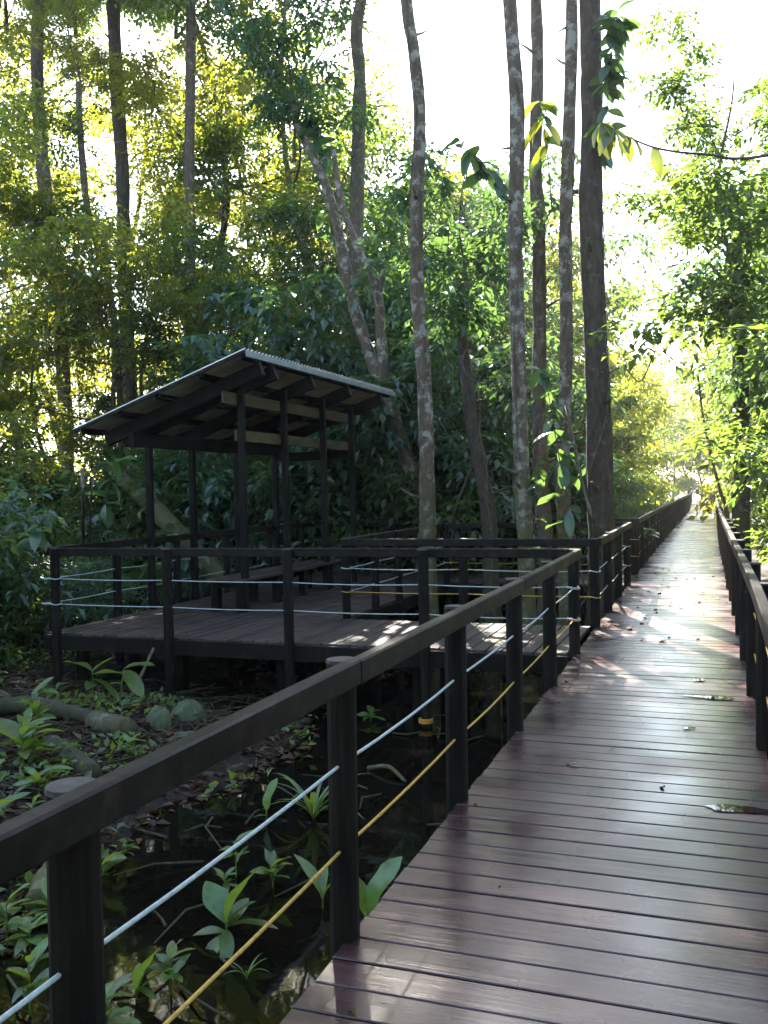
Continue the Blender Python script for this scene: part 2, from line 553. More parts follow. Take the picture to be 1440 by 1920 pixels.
gx = axis(-400, 400, -11, 5, 0.12, 26)
gy = axis(-120, 600, 0.5, 19, 0.13, 26)
GX, GY = np.meshgrid(gx, gy, indexing='ij')
GZ = ground_h(GX, GY)
nx, ny = GX.shape
I, J = np.meshgrid(np.arange(nx - 1), np.arange(ny - 1), indexing='ij')
Q = np.stack([I * ny + J, (I + 1) * ny + J, (I + 1) * ny + J + 1, I * ny + J + 1], -1).reshape(-1, 4)
ground = link('ground', raw_mesh('ground', np.stack([GX, GY, GZ], -1).reshape(-1, 3), [Q], M['ground'], True))
tag(ground, 'dark muddy forest floor with leaf litter under the boardwalk', 'ground', kind='structure')
wv = [(-30, -10, WATER_Z), (25, -10, WATER_Z), (25, 40, WATER_Z), (-30, 40, WATER_Z)]
water = link('water', raw_mesh('water', wv, [[(0, 1, 2, 3)]], M['water']))
tag(water, 'still black swamp water reflecting the canopy', 'water', kind='structure')

# ------------------------------------------------------------------ boardwalk decks
def sh(y):
    """sideways drift of the boardwalk with distance"""
    return float(np.interp(y, [6, 15, 25, 50, 57, 95], [0, -0.10, -0.20, -0.30, -0.33, -1.1]))


XL, XR = -1.262, 0.255
PITCH = 0.160
deck = MB()
for xo in (-1.12, -0.5, 0.12):
    for k in range(12):
        y0, y1 = k * 8.0 - 0.2, k * 8.0 + 7.8
        deck.bar((xo + sh(y0), y0, -0.115), (xo + sh(y1), y1, -0.115), 0.07, 0.15)
for k in range(33):
    y = 0.2 + k * 2.94
    deck.bar((XL + sh(y) + 0.05, y, -0.25), (XR + sh(y) - 0.05, y, -0.25), 0.09, 0.12)
boardwalk = deck.build('boardwalk', M['post'], origin=(0, 0, 0))
tag(boardwalk, 'long straight boardwalk of wet reddish brown planks', 'boardwalk', kind='structure')
plank_meshes = []
for k in range(6):
    b = MB()
    w = XR - XL + RNG.uniform(-0.006, 0.006)
    b.box((RNG.uniform(-0.003, 0.003), 0, -0.02), (w, PITCH - RNG.uniform(0.008, 0.012), 0.04), bev=0.0035)
    plank_meshes.append(b.mesh('plank', M['deck']))
NP = 300
for k in range(NP):
    y = 0.08 + k * PITCH
    o = link('plank', plank_meshes[random.randrange(6)], boardwalk,
             ((XL + XR) / 2 + sh(y) + random.uniform(-0.003, 0.003), y, random.uniform(-0.0025, 0.0015)))
    o.rotation_euler = (random.uniform(-0.008, 0.008), random.uniform(-0.0012, 0.0012), random.uniform(-0.0025, 0.0025) + (math.pi if random.random() < 0.5 else 0))
b = MB()
for k in range(NP, 590):
    y = 0.08 + k * PITCH
    b.box(((XL + XR) / 2 + sh(y), y, -0.02), (XR - XL, PITCH - 0.012, 0.04))
tag(b.build('distant_planks', M['deck'], boardwalk), kind='stuff')

# side walkway + viewing platform round the tree well
PX0, PX1 = -7.45, -1.275            # platform left edge, joint with the boardwalk
PY0, PY1 = 8.86, 16.95              # front, back
HX0, HY0, HY1 = -4.42, 10.66, 15.26  # the well: left, front, back (right side is the boardwalk)
fr = MB()
for (x0, x1, y) in ((PX0, PX1, PY0 + 0.03), (PX0, PX1, 10.50), (PX0, HX0, 12.2), (PX0, HX0, 13.8), (PX0, PX1, 15.36), (PX0, PX1, PY1 - 0.04)):
    fr.bar((x0, y, -0.12), (x1, y, -0.12), 0.06, 0.15)
for x in (-7.3, -5.9, -4.6, -3.0, -1.6):
    for y in (9.3, 10.35, 12.3, 13.9, 15.5, 16.6):
        if x > HX0 and 10.6 < y < 15.3: continue
        fr.tube([(x, y, -1.3), (x, y, -0.19)], 0.075, 9)
platform = fr.build('viewing_platform', M['post'], origin=(0, 0, 0))
tag(platform, 'dark plank platform and side walkway wrapped round the tree well', 'platform', kind='structure')
pm_cache = {}


def yplank(x, y0, y1):
    L_ = round(y1 - y0, 2)
    if L_ not in pm_cache:
        b_ = MB(); b_.box((0, 0, -0.02), (PITCH - 0.014, L_ - 0.006, 0.04), bev=0.004)
        pm_cache[L_] = b_.mesh('plank', M['deck_y'])
    o_ = link('plank', pm_cache[L_], platform, (x, (y0 + y1) / 2, random.uniform(-0.002, 0.002)))
    o_.rotation_euler = (0, random.uniform(-0.008, 0.008), random.uniform(-0.0012, 0.0012))


x = PX0 + PITCH / 2
k = 0
while x < PX1 - 0.06:
    if x < HX0:
        j1, j2 = (10.5, 13.8) if k % 2 else (12.2, 15.4)
        for a_, b_ in ((PY0, j1), (j1, j2), (j2, PY1)): yplank(x, a_, b_)
    else:
        yplank(x, PY0, HY0); yplank(x, HY1, PY1)
    x += PITCH; k += 1
for (p, q) in (((PX0, PY0 - 0.035, -0.105), (PX1 - 0.06, PY0 - 0.035, -0.105)), ((PX0 - 0.035, PY0, -0.105), (PX0 - 0.035, PY1, -0.105)),
               ((HX0, HY0 + 0.035, -0.105), (PX1 - 0.06, HY0 + 0.035, -0.105)), ((HX0 + 0.035, HY0 + 0.08, -0.105), (HX0 + 0.035, HY1 - 0.08, -0.105)),
               ((HX0, HY1 - 0.035, -0.105), (PX1 - 0.06, HY1 - 0.035, -0.105)), ((PX0, PY1 + 0.035, -0.105), (PX1 - 0.06, PY1 + 0.035, -0.105))):
    b = MB(); b.bar(p, q, 0.05, 0.17); b.build('fascia_board', M['post'], platform, origin=(0, 0, 0))

# ------------------------------------------------------------------ railings
POST_R = 0.054
b = MB(); b.tube([(0, 0, 0), (0, 0, 0.012)], [POST_R * 1.02, POST_R * 0.99], 14); CAP = b.mesh('sawn_top', M['sawn'])


def railing(label, pts, inward, posts, ropes, z_foot=-0.3, top=1.002, skip_posts=(), rail_w=0.055):
    """pts: 2+ plan points of the post line; inward: unit vector (plan) to the walking side; posts: list of plan points"""
    root = empty('railing', (pts[0][0], pts[0][1], 0))
    tag(root, label, 'railing')
    # rail boards, each spanning about two posts
    for a_, b_ in zip(pts[:-1], pts[1:]):
        a3 = np.array([a_[0] + inward[0] * 0.052, a_[1] + inward[1] * 0.052, top - 0.045])
        b3 = np.array([b_[0] + inward[0] * 0.052, b_[1] + inward[1] * 0.052, top - 0.045])
        L_ = np.linalg.norm(b3 - a3); n_ = max(1, int(round(L_ / 3.0)))
        for k_ in range(n_):
            p_, q_ = a3 + (b3 - a3) * k_ / n_, a3 + (b3 - a3) * (k_ + 1) / n_
            d_ = (q_ - p_) / np.linalg.norm(q_ - p_)
            w_ = random.uniform(-0.003, 0.003)
            m_ = MB(); m_.bar(p_ + d_ * 0.0015 + (0, 0, w_), q_ - d_ * 0.0015 + (0, 0, w_ + random.uniform(-0.002, 0.002)), rail_w, 0.09, bev=0.007)
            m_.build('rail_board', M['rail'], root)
    for k_, (px_, py_, zf) in enumerate(posts):
        if k_ in skip_posts: continue
        m_ = MB()
        lean = np.array([random.uniform(-0.008, 0.008), random.uniform(-0.008, 0.008), 0])
        P_ = [np.array([px_, py_, z_]) + lean * (1 - z_) for z_ in np.linspace(zf, top - 0.012, 5)]
        m_.tube(P_, [POST_R * random.uniform(0.97, 1.05) for _ in P_], 14)
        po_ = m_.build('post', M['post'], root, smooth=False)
        if py_ < 30:
            c_ = link('sawn_top', CAP, po_, (px_ - pts[0][0], py_ - pts[0][1], top - 0.013)); c_.rotation_euler = (0, 0, random.uniform(0, 6))
    for (z_, kind_) in ropes:
        m_ = MB()
        path = []
        for a_, b_ in zip(posts[:-1], posts[1:]):
            L_ = math.hypot(b_[0] - a_[0], b_[1] - a_[1])
            sag = random.uniform(0.003, 0.012) * L_
            for t_ in np.linspace(0, 1, 5)[:-1]:
                path.append((a_[0] + (b_[0] - a_[0]) * t_, a_[1] + (b_[1] - a_[1]) * t_, z_ - sag * 4 * t_ * (1 - t_)))
        path.append((posts[-1][0], posts[-1][1], z_))
        m_.tube(path, 0.006, 6)
        for a_ in (posts[0], posts[-1]):     # knots round the end posts
            q_ = [(a_[0] + 0.058 * math.cos(u), a_[1] + 0.058 * math.sin(u), z_ + 0.006 * math.sin(2 * u)) for u in np.linspace(0, 2 * math.pi, 13)]
            m_.tube(q_, 0.007, 5)
        m_.build('rope', M['rope_w'] if kind_ == 'w' else M['rope_y'], root, smooth=True)
    return root


LX, RX = -1.268, 0.262
lp = [(LX + sh(y), y, -1.25) for y in (0.1, 1.57, 3.03, 4.55, 6.0, 7.42, 8.87)]
r_near = railing('dark railing along the left of the near boardwalk, white rope over yellow rope', [(LX, 0.05), (LX, 6.0), (LX + sh(8.9), 8.90)], (1, 0), lp, [(0.628, 'w'), (0.325, 'y')])
fp = [(LX + sh(8.9), 8.80, -1.2), (-2.775, 8.80, -1.3), (-4.27, 8.80, -1.3), (-5.75, 8.80, -1.3), (-7.26, 8.80, -1.2)]
r_front = railing('railing along the front of the side walkway and platform with two pale ropes', [(LX + sh(8.9) - 0.03, 8.80), (-7.30, 8.80)], (0, 1), fp, [(0.645, 'w'), (0.348, 'w')], skip_posts=(0,))
hp = [(LX + sh(10.6), 10.66, -1.2), (-2.87, 10.70, -1.2), (-4.385, 10.70, -1.2)]
railing('railing on the near side of the tree well, white rope over yellow', [(LX + sh(10.6), 10.70), (-4.41, 10.70)], (0, -1), hp, [(0.63, 'w'), (0.335, 'y')])
wl = [(-4.385, y, -1.2) for y in (10.75, 11.75, 12.75, 14.0, 15.25)]
railing('railing between the platform and the tree well', [(-4.385, 10.72), (-4.385, 15.30)], (-1, 0), wl, [(0.63, 'w'), (0.335, 'w')], skip_posts=(0,))
wb = [(-4.33, 15.23, -1.2), (-2.9, 15.23, -1.2), (LX + sh(15.2), 15.15, -1.2)]
railing('railing on the far side of the tree well', [(-4.41, 15.23), (LX + sh(15.2), 15.23)], (0, 1), wb, [(0.63, 'w'), (0.335, 'y')], skip_posts=(0, 2))
wr = [(LX + sh(y), y, -1.2) for y in (10.68, 12.1, 13.6, 15.12)]
railing('short boardwalk railing beside the tree well with frayed ropes', [(LX + sh(10.6), 10.63), (LX + sh(15.2), 15.2)], (1, 0), wr, [(0.628, 'w'), (0.325, 'w')], skip_posts=(0,))
bo = [(x_, 17.0, -1.2) for x_ in (-7.42, -5.9, -4.4, -2.9, -1.46)]
railing('railing along the back of the platform in front of the forest', [(-7.46, 17.0), (-1.45, 17.0)], (0, -1), bo, [(0.63, 'w'), (0.335, 'w')])
po = [(-7.50, y, -1.2) for y in (8.93, 10.3, 11.75, 13.2, 14.7, 16.1, 16.93)]
railing('railing along the left edge of the platform behind the shelter', [(-7.50, 8.86), (-7.50, 17.0)], (1, 0), po, [(0.63, 'w'), (0.335, 'w')], skip_posts=(0, 6))
ys = [17.05 + 1.48 * k for k in range(28)]
fl = [(LX + sh(y), y, -0.9) for y in ys]
railing('long railing on the left of the far boardwalk running into the light', [(LX + sh(17.0), 17.0), (LX + sh(25), 25), (LX + sh(41), 41), (LX + sh(57), 57.1)], (1, 0), fl, [(0.628, 'w'), (0.325, 'y')])
ys = [0.0 + 1.485 * k for k in range(39)]
fr_ = [(RX + sh(y), y, -0.9) for y in ys]
railing('long weathered railing on the right of the boardwalk with yellow ropes', [(RX, 0.0), (RX, 6.0), (RX + sh(15), 15), (RX + sh(25), 25), (RX + sh(41), 41), (RX + sh(57), 57.1)], (-1, 0), fr_, [(0.628, 'y'), (0.325, 'y')])
e1 = [(LX + sh(y), y, -0.9) for y in np.arange(58.5, 94, 2.9)]
railing('far left railing where the boardwalk bends away', [(LX + sh(58.4), 58.4), (LX + sh(94), 94)], (1, 0), e1, [(0.628, 'w')])
e2 = [(RX + sh(y), y, -0.9) for y in np.arange(58.5, 94, 2.9)]
railing('far right railing where the boardwalk bends away', [(RX + sh(58.4), 58.4), (RX + sh(94), 94)], (-1, 0), e2, [(0.628, 'w')])
# orange cord tied round the front railing's pile at the waterline
m_ = MB()
for dz in (0.0, 0.016, 0.03):
    m_.tube([(-2.775 + 0.064 * math.cos(u), 8.80 + 0.064 * math.sin(u), -0.735 + dz) for u in np.linspace(0, 2 * math.pi, 17)], 0.011, 6)
tag(m_.build('cord', M['rope_o'], smooth=True), 'orange cord wrapped round a railing post at the waterline', 'cord')

# ------------------------------------------------------------------ shelter
S = empty('shelter', (-6.7, 13.0, 0))
tag(S, 'open dark timber shelter with a sloping corrugated roof on the platform', 'shelter')
ROOF_S = (3.40 - 2.50) / (8.20 - 5.57)


def roof_z(x): return 3.40 + (x + 5.57) * ROOF_S


for y in (11.0, 12.3, 13.72, 14.95):
    b = MB(); b.box((-5.97, y, (roof_z(-5.97) - 0.17) / 2), (0.085, 0.085, roof_z(-5.97) - 0.17), bev=0.006); b.build('post', M['post'], S)
for y in (11.0, 12.12, 13.5, 14.9):
    b = MB(); b.box((-7.43, y, 1.13), (0.085, 0.085, 2.26), bev=0.006); b.build('post', M['post'], S)
b = MB(); b.bar((-6.035, 10.62, 2.85), (-6.035, 15.32, 2.85), 0.04, 0.155); b.build('tie_beam', M['tan'], S)['label'] = 'tan upper tie beam under the high eave'
b = MB(); b.bar((-6.035, 10.95, 2.365), (-6.035, 15.05, 2.365), 0.04, 0.15); b.build('tie_beam', M['tan'], S)['label'] = 'tan lower tie beam between the posts'
b = MB(); b.bar((-7.43, 10.6, 2.345), (-7.43, 15.4, 2.345), 0.08, 0.20); b.build('eave_beam', M['post'], S)
b = MB(); b.bar((-7.38, 14.9, 2.22), (-6.02, 14.9, 2.22), 0.06, 0.15); b.build('tie_beam', M['post'], S)
b = MB(); b.bar((-7.38, 11.0, 2.24), (-6.02, 11.0, 2.24), 0.05, 0.08); 
ln = math.hypot(1, ROOF_S)
dn = np.array([ROOF_S, 0, -1]) / ln
for y in (10.83, 11.23, 12.46, 13.9, 15.4):
    p = np.array([-5.62, y, roof_z(-5.62)]) + dn * 0.185
    q = np.array([-8.05, y, roof_z(-8.05)]) + dn * 0.185
    b = MB(); b.bar(p, q, 0.09, 0.19); b.build('rafter', M['post'], S)
for x in (-5.66, -6.27, -6.93, -7.52, -8.12):
    p = np.array([x, 10.46, roof_z(x)]) + dn * 0.053
    q = np.array([x, 15.98, roof_z(x)]) + dn * 0.053
    b = MB(); b.bar(p, q, 0.07, 0.065, up=tuple(-dn)); b.build('purlin', M['post'], S)
# corrugated sheets, each its own part; corrugations run down the slope
y0 = 10.40
nsheet = 7
sw = (16.06 - 10.40) / nsheet
for k in range(nsheet):
    a0, a1 = y0 + k * sw - 0.012, y0 + (k + 1) * sw + 0.012
    yy = np.linspace(a0, a1, 73)
    zz = 0.018 * np.sin((yy - y0) * 2 * math.pi / 0.10) + 0.003 * (k % 2)
    V, Qs = [], []
    for (xx) in (-5.57, -6.9, -8.22):
        for y_, z_ in zip(yy, zz): V.append((xx, y_, roof_z(xx) + z_ + 0.012))
    n_ = len(yy)
    for r_ in range(2):
        for j_ in range(n_ - 1): Qs.append((r_ * n_ + j_, r_ * n_ + j_ + 1, (r_ + 1) * n_ + j_ + 1, (r_ + 1) * n_ + j_))
    mbs = MB(); mbs.add(V, None, Qs); mbs.build('roof_sheet', M['sheet'], S, smooth=True)
b = MB(); b.bar((-5.545, 10.38, 3.345), (-5.545, 16.08, 3.345), 0.018, 0.075); b.build('fascia', M['flash'], S)
b = MB(); b.bar((-5.56, 10.372, 3.375), (-8.24, 10.372, 3.375 - 2.68 * ROOF_S), 0.018, 0.045); b.build('fascia', M['rail'], S)

# bench under the roof
B = empty('bench', (-6.2, 12.6, 0))
tag(B, 'long dark plank bench under the shelter', 'bench')
for x in (-6.39, -6.20, -6.01):
    b = MB(); b.box((x, 12.55, 0.425), (0.17, 3.5, 0.045), bev=0.006); b.build('seat_plank', M['deck_y'], B)
for y in (10.98, 12.04, 12.95, 13.95):
    for x in (-6.40, -6.02):
        b = MB(); b.box((x, y, 0.2), (0.10, 0.13, 0.40), bev=0.006); b.build('leg', M['post'], B)
    b = MB(); b.box((-6.21, y, 0.36), (0.28, 0.08, 0.08), bev=0.005); b.build('bearer', M['post'], B)

# ------------------------------------------------------------------ foliage machinery
def leaf_cards(P, D, size, rng, wid=0.42, fold=0.18, flat=0.5):
    """P base points (n,3), D growth directions; folded diamond leaves: 4 verts, 2 triangles each"""
    n = len(P)
    D = D / (np.linalg.norm(D, axis=1, keepdims=True) + 1e-9)
    up = rng.standard_normal((n, 3)) * (1 - flat) + np.array([0, 0, 1.0]) * flat
    S_ = np.cross(D, up); S_ /= np.linalg.norm(S_, axis=1, keepdims=True) + 1e-9
    U_ = np.cross(S_, D)
    L_ = (size * rng.uniform(0.6, 1.3, n))[:, None]
    W_ = L_ * wid * 0.5
    mid = P + D * L_ * 0.45
    a = mid + S_ * W_ + U_ * W_ * fold * 2
    c = mid - S_ * W_ + U_ * W_ * fold * 2
    tip = P + D * L_ - U_ * L_ * 0.12
    V = np.stack([P, a, tip, c], 1).reshape(-1, 3)
    i = np.arange(n)[:, None] * 4
    T = np.concatenate([i + [0, 1, 2], i + [0, 2, 3]], 0)
    return V, T


def clump_points(centers, radii, n, rng, droop=0.5, squash=0.6):
    """leaf base points and directions in soft clumps"""
    k = rng.choice(len(centers), n, p=radii ** 2 / (radii ** 2).sum())
    off = rng.standard_normal((n, 3))
    off /= np.linalg.norm(off, axis=1, keepdims=True)
    off *= (rng.uniform(0, 1, n) ** 0.45)[:, None]
    off[:, 2] *= squash
    P = centers[k] + off * radii[k][:, None]
    D = off * 0.7 + rng.standard_normal((n, 3)) * 0.55
    D[:, 2] -= droop
    return P, D


def spray_leaves(centers, radii, n_leaves, rng, size, wid, droop=0.3, squash=0.6, per=7):
    """leaves set alternately along short twigs, the twigs gathered into clumps"""
    n = n_leaves // per
    P, D = clump_points(centers, radii, n, rng, droop, squash)
    D[:, 2] *= 0.6
    D /= np.linalg.norm(D, axis=1, keepdims=True) + 1e-9
    up = rng.standard_normal((n, 3)) * 0.32 + np.array([0, 0, 1.0])
    S_ = np.cross(D, up); S_ /= np.linalg.norm(S_, axis=1, keepdims=True) + 1e-9
    Vs, Ts = [], []
    tot = 0
    for j in range(per):
        side = 1 if j % 2 else -1
        ang = np.radians(rng.uniform(35, 75, n)) if j < per - 1 else np.zeros(n)
        d = D * np.cos(ang)[:, None] + S_ * (side * np.sin(ang))[:, None] + np.array([0, 0, -0.12 - 0.25 * droop]) + rng.standard_normal((n, 3)) * 0.12
        base = P + D * (size * 0.42 * j)
        base[:, 2] -= size * 0.03 * j * j * droop
        V, T = leaf_cards(base, d, size, rng, wid, 0.16, 0.8)
        Vs.append(V); Ts.append(T + tot); tot += len(V)
    return np.vstack(Vs), np.vstack(Ts)


def crown_skeleton(rng, z0, z1, R, n_limbs, shape, trunk_r, stem):
    """ascending forked limbs off a wandering stem; returns branch mesh builder and clump centres"""
    mb = MB(); C_, Rr = [], []
    for k in range(n_limbs):
        f = min(1, max(0, (k + rng.uniform(0, 1)) / n_limbs))
        z = z0 + (z1 - z0) * f * 0.86
        a = k * 2.4 + rng.uniform(-0.7, 0.7)
        reach = R * shape(f) * rng.uniform(0.55, 1.15)
        rise = reach * rng.uniform(0.15, 1.0)
        s0 = np.array([np.interp(z, stem[:, 2], stem[:, 0]), np.interp(z, stem[:, 2], stem[:, 1]), z])
        end = s0 + np.array([math.cos(a) * reach, math.sin(a) * reach, rise])
        midp = s0 + np.array([math.cos(a + 0.2) * reach * 0.5, math.sin(a + 0.2) * reach * 0.5, rise * 0.35])
        br = trunk_r * (1 - 0.7 * f) * 0.5
        path = spline([s0, midp, end], 7)
        mb.tube(path, np.linspace(br, br * 0.3, 7), 5, caps=False)
        for t in (0.5, 0.72, 0.88, 1.0):
            c = np.array([np.interp(t * 6, range(7), path[:, i]) for i in range(3)])
            dirv = (end - s0) / (np.linalg.norm(end - s0) + 1e-6) + rng.standard_normal(3) * np.array([0.8, 0.8, 0.45])
            e = c + dirv * R * rng.uniform(0.12, 0.34)
            mb.tube([c, (c + e) / 2 + rng.standard_normal(3) * 0.05, e], [br * 0.3, br * 0.22, br * 0.1], 4, caps=False)
            C_.append(e); Rr.append(R * rng.uniform(0.13, 0.27))
            if rng.uniform() < 0.6:
                C_.append((c + e) / 2); Rr.append(R * rng.uniform(0.08, 0.16))
    return mb, np.array(C_), np.array(Rr)


PROTO = {}


def tree_proto(key, seed, H, z0, R, n_limbs, n_leaves, size, leaf, bark, trunk_r, shape=lambda f: 1 - 0.55 * f, wid=0.52, droop=0.3, bend=1.0, squash=0.6):
    rng = np.random.default_rng(seed)
    zs = np.linspace(-0.6, H * 0.97, 18)
    w1, w2, w3 = rng.uniform(0, 6, 3)
    amp = bend * H * 0.035
    zz = np.clip(zs, 0, None)
    pts = np.stack([amp * (np.sin(zz * 6.0 / H + w1) - math.sin(w1)), amp * (np.sin(zz * 7.5 / H + w2) - math.sin(w2)), zs], 1)
    mb, C_, Rr = crown_skeleton(rng, z0, H, R, n_limbs, shape, trunk_r, pts)
    V, T = spray_leaves(C_, Rr, n_leaves, rng, size, wid, droop, squash)
    t2 = MB()
    t2.tube(pts, trunk_r * (1 - 0.75 * np.clip(zs / H, 0, 1)) + 0.25 * trunk_r * np.exp(-np.clip(zs + 0.6, 0, 9) * 2), 9, jitter=0.05, rng=rng)
    off = t2.n
    t2.v += mb.v; t2.q += [q + off for q in mb.q]; t2.t += [t + off for t in mb.t]
    t2.n += mb.n
    PROTO[key] = (t2.mesh('trunk', M[bark], True), raw_mesh('crown', V, [T], M[leaf]), H)


SIN = lambda f: 0.55 + 0.5 * math.sin(f * 2.9)
tree_proto('fine_a', 11, 11.0, 2.2, 3.0, 15, 12500, 0.17, 'leaf_fine', 'bark_brown', 0.12, shape=SIN)
tree_proto('fine_b', 12, 13.0, 4.0, 3.0, 14, 12000, 0.17, 'leaf_mid', 'bark_brown', 0.13, shape=SIN)
tree_proto('tall_a', 22, 20.0, 5.0, 4.0, 20, 19000, 0.20, 'leaf_fine', 'bark_brown', 0.17, shape=SIN)
tree_proto('tall_b', 23, 22.0, 7.0, 4.0, 20, 19000, 0.20, 'leaf_fine', 'bark_dark', 0.18, shape=SIN)
tree_proto('mid_a', 13, 9.0, 1.4, 2.7, 15, 9500, 0.20, 'leaf_mid', 'bark_brown', 0.10, shape=SIN)
tree_proto('mid_b', 14, 7.0, 0.8, 2.4, 13, 8500, 0.20, 'leaf_mid', 'bark_brown', 0.08, shape=SIN)
tree_proto('broad_a', 15, 7.5, 1.4, 2.1, 13, 3600, 0.30, 'leaf_broad', 'bark_brown', 0.07, wid=0.5, droop=0.6, shape=SIN)
tree_proto('broad_b', 16, 5.0, 0.5, 1.7, 12, 3200, 0.26, 'leaf_broad', 'bark_brown', 0.05, wid=0.5, droop=0.6, shape=SIN)
tree_proto('canopy', 17, 6.0, 0.6, 3.6, 12, 11000, 0.22, 'leaf_mid', 'bark_pale', 0.07, shape=lambda f: 0.5 + 0.6 * math.sin(f * 2.8), squash=0.45)
tree_proto('shrub_a', 18, 2.4, 0.1, 1.4, 13, 4500, 0.15, 'leaf_mid', 'bark_brown', 0.03, shape=lambda f: 1 - 0.4 * f)
tree_proto('shrub_b', 19, 2.0, 0.1, 1.25, 12, 2400, 0.2, 'leaf_broad', 'bark_brown', 0.03, wid=0.45, shape=lambda f: 1 - 0.4 * f)
tree_proto('shrub_c', 20, 1.6, 0.05, 1.1, 11, 2200, 0.17, 'leaf_near', 'bark_brown', 0.02, wid=0.42, shape=lambda f: 1 - 0.4 * f)
tree_proto('over_a', 24, 10.5, 4.4, 3.0, 14, 13000, 0.21, 'leaf_mid', 'bark_brown', 0.10, shape=SIN, droop=0.5)
tree_proto('over_b', 25, 11.5, 5.2, 3.0, 13, 6000, 0.27, 'leaf_broad', 'bark_brown', 0.10, shape=SIN, droop=0.6)
tree_proto('slim_a', 26, 7.0, 0.6, 1.3, 16, 6000, 0.18, 'leaf_mid', 'bark_brown', 0.06, shape=SIN)
tree_proto('lime_a', 21, 8.0, 0.8, 2.6, 14, 8500, 0.2, 'leaf_lime', 'bark_brown', 0.09, shape=SIN)


def plant_tree(key, loc, height, rz, label, cat, group, name='tree', squash=1.0):
    tr, cr, H = PROTO[key]
    s = height / H
    gz = float(ground_h(loc[0], loc[1]))
    root = empty(name, (loc[0], loc[1], gz), rz)
    root.scale = (s * squash, s * squash, s)
    tag(root, label, cat, group)
    link('trunk', tr, root); link('crown', cr, root)
    return root


# ------------------------------------------------------------------ measured trunks
def trunk_tree(label, pts, r0, r1, bark, top_z=13.0, crown=None, crown_s=1.0, spread=((0, 0, 0),), extra=(), rings=46, sides=14, name='tall_tree', knots=0.035):
    """pts from the top of the frame down to the ground"""
    P = np.array(pts, float)[::-1]
    gz = float(ground_h(P[0][0], P[0][1]))
    base = P[0].copy(); base[2] = gz - 0.35
    P = np.vstack([base, P])
    if crown:
        d = P[-1] - P[-2]; d[0] *= 0.5; d[1] *= 0.5
        d /= max(d[2], 0.3)
        hgt = max(0.5, top_z - P[-1][2])
        P = np.vstack([P, P[-1] + d * hgt * 0.5, P[-1] + d * hgt])
    path = spline(P, rings)
    rng = np.random.default_rng(int(abs(P[0][0]) * 1000) + 3)
    t = np.linspace(0, 1, rings)
    R_ = r0 + (r1 - r0) * t
    R_ = R_ * (1 + 0.03 * np.sin(t * 60 + rng.uniform(0, 6)) + 0.03 * rng.standard_normal(rings))
    R_ = R_ + r0 * 0.7 * np.exp(-np.maximum(path[:, 2] - gz, 0) / 0.28)
    root = empty(name, (base[0], base[1], gz))
    tag(root, label, 'tree')
    b_ = MB(); b_.tube(path, R_, sides, jitter=knots * 0.5, rng=rng)
    for (ep, er0, er1) in extra:
        b_.tube(spline(ep, 22), np.linspace(er0, er1, 22), 10, jitter=0.03, rng=rng)
    rng2 = np.random.default_rng(int(abs(P[0][1]) * 1000) + 5)
    for _ in range(6):
        i_ = int(rng2.integers(8, rings - 6)); a_ = rng2.uniform(0, 6.28)
        dv = np.array([math.cos(a_), math.sin(a_), rng2.uniform(0.1, 0.7)]); ls = rng2.uniform(0.08, 0.3) + R_[i_]
        b_.tube([path[i_], path[i_] + dv * ls * 0.6, path[i_] + dv * ls + (0, 0, rng2.uniform(-0.03, 0.05))], [R_[i_] * 0.32, R_[i_] * 0.2, R_[i_] * 0.1], 6)
    vp = []
    a0_ = rng2.uniform(0, 6.28)
    for i_ in range(2, rings - 8):
        a_ = a0_ + i_ * 0.16 + 0.5 * math.sin(i_ * 0.5)
        vp.append(path[i_] + np.array([math.cos(a_), math.sin(a_), 0]) * (R_[i_] * 1.02 + 0.006))
    b_.build('trunk', M[bark], root, smooth=True)
    vb = MB(); vb.tube(vp, np.linspace(0.016, 0.007, len(vp)), 6, caps=False); vb.build('clinging_vine', M['bark_brown'], root, smooth=True)
    if crown:
        tr, cr, H = PROTO[crown]
        end = path[-1]
        for (ox, oy, oz) in spread:
            rot = rng.uniform(0, 6.28)
            if (ox, oy) != (0, 0):
                lb = MB(); lb.tube(spline([path[-4], (path[-1] + np.array([ox, oy, oz]) * 0.6) + (0, 0, 0.3), path[-1] + np.array([ox, oy, oz])], 9), np.linspace(r1 * 0.7, r1 * 0.3, 9), 7)
                lb.build('limb', M[bark], root, smooth=True)
            for part, me in (('limb', tr), ('crown', cr)):
                o_ = link(part, me, root, (end[0] - base[0] + ox, end[1] - base[1] + oy, end[2] - gz - 0.8 + oz))
                o_.scale = (crown_s,) * 3
                o_.rotation_euler = (0, 0, rot)
    return root


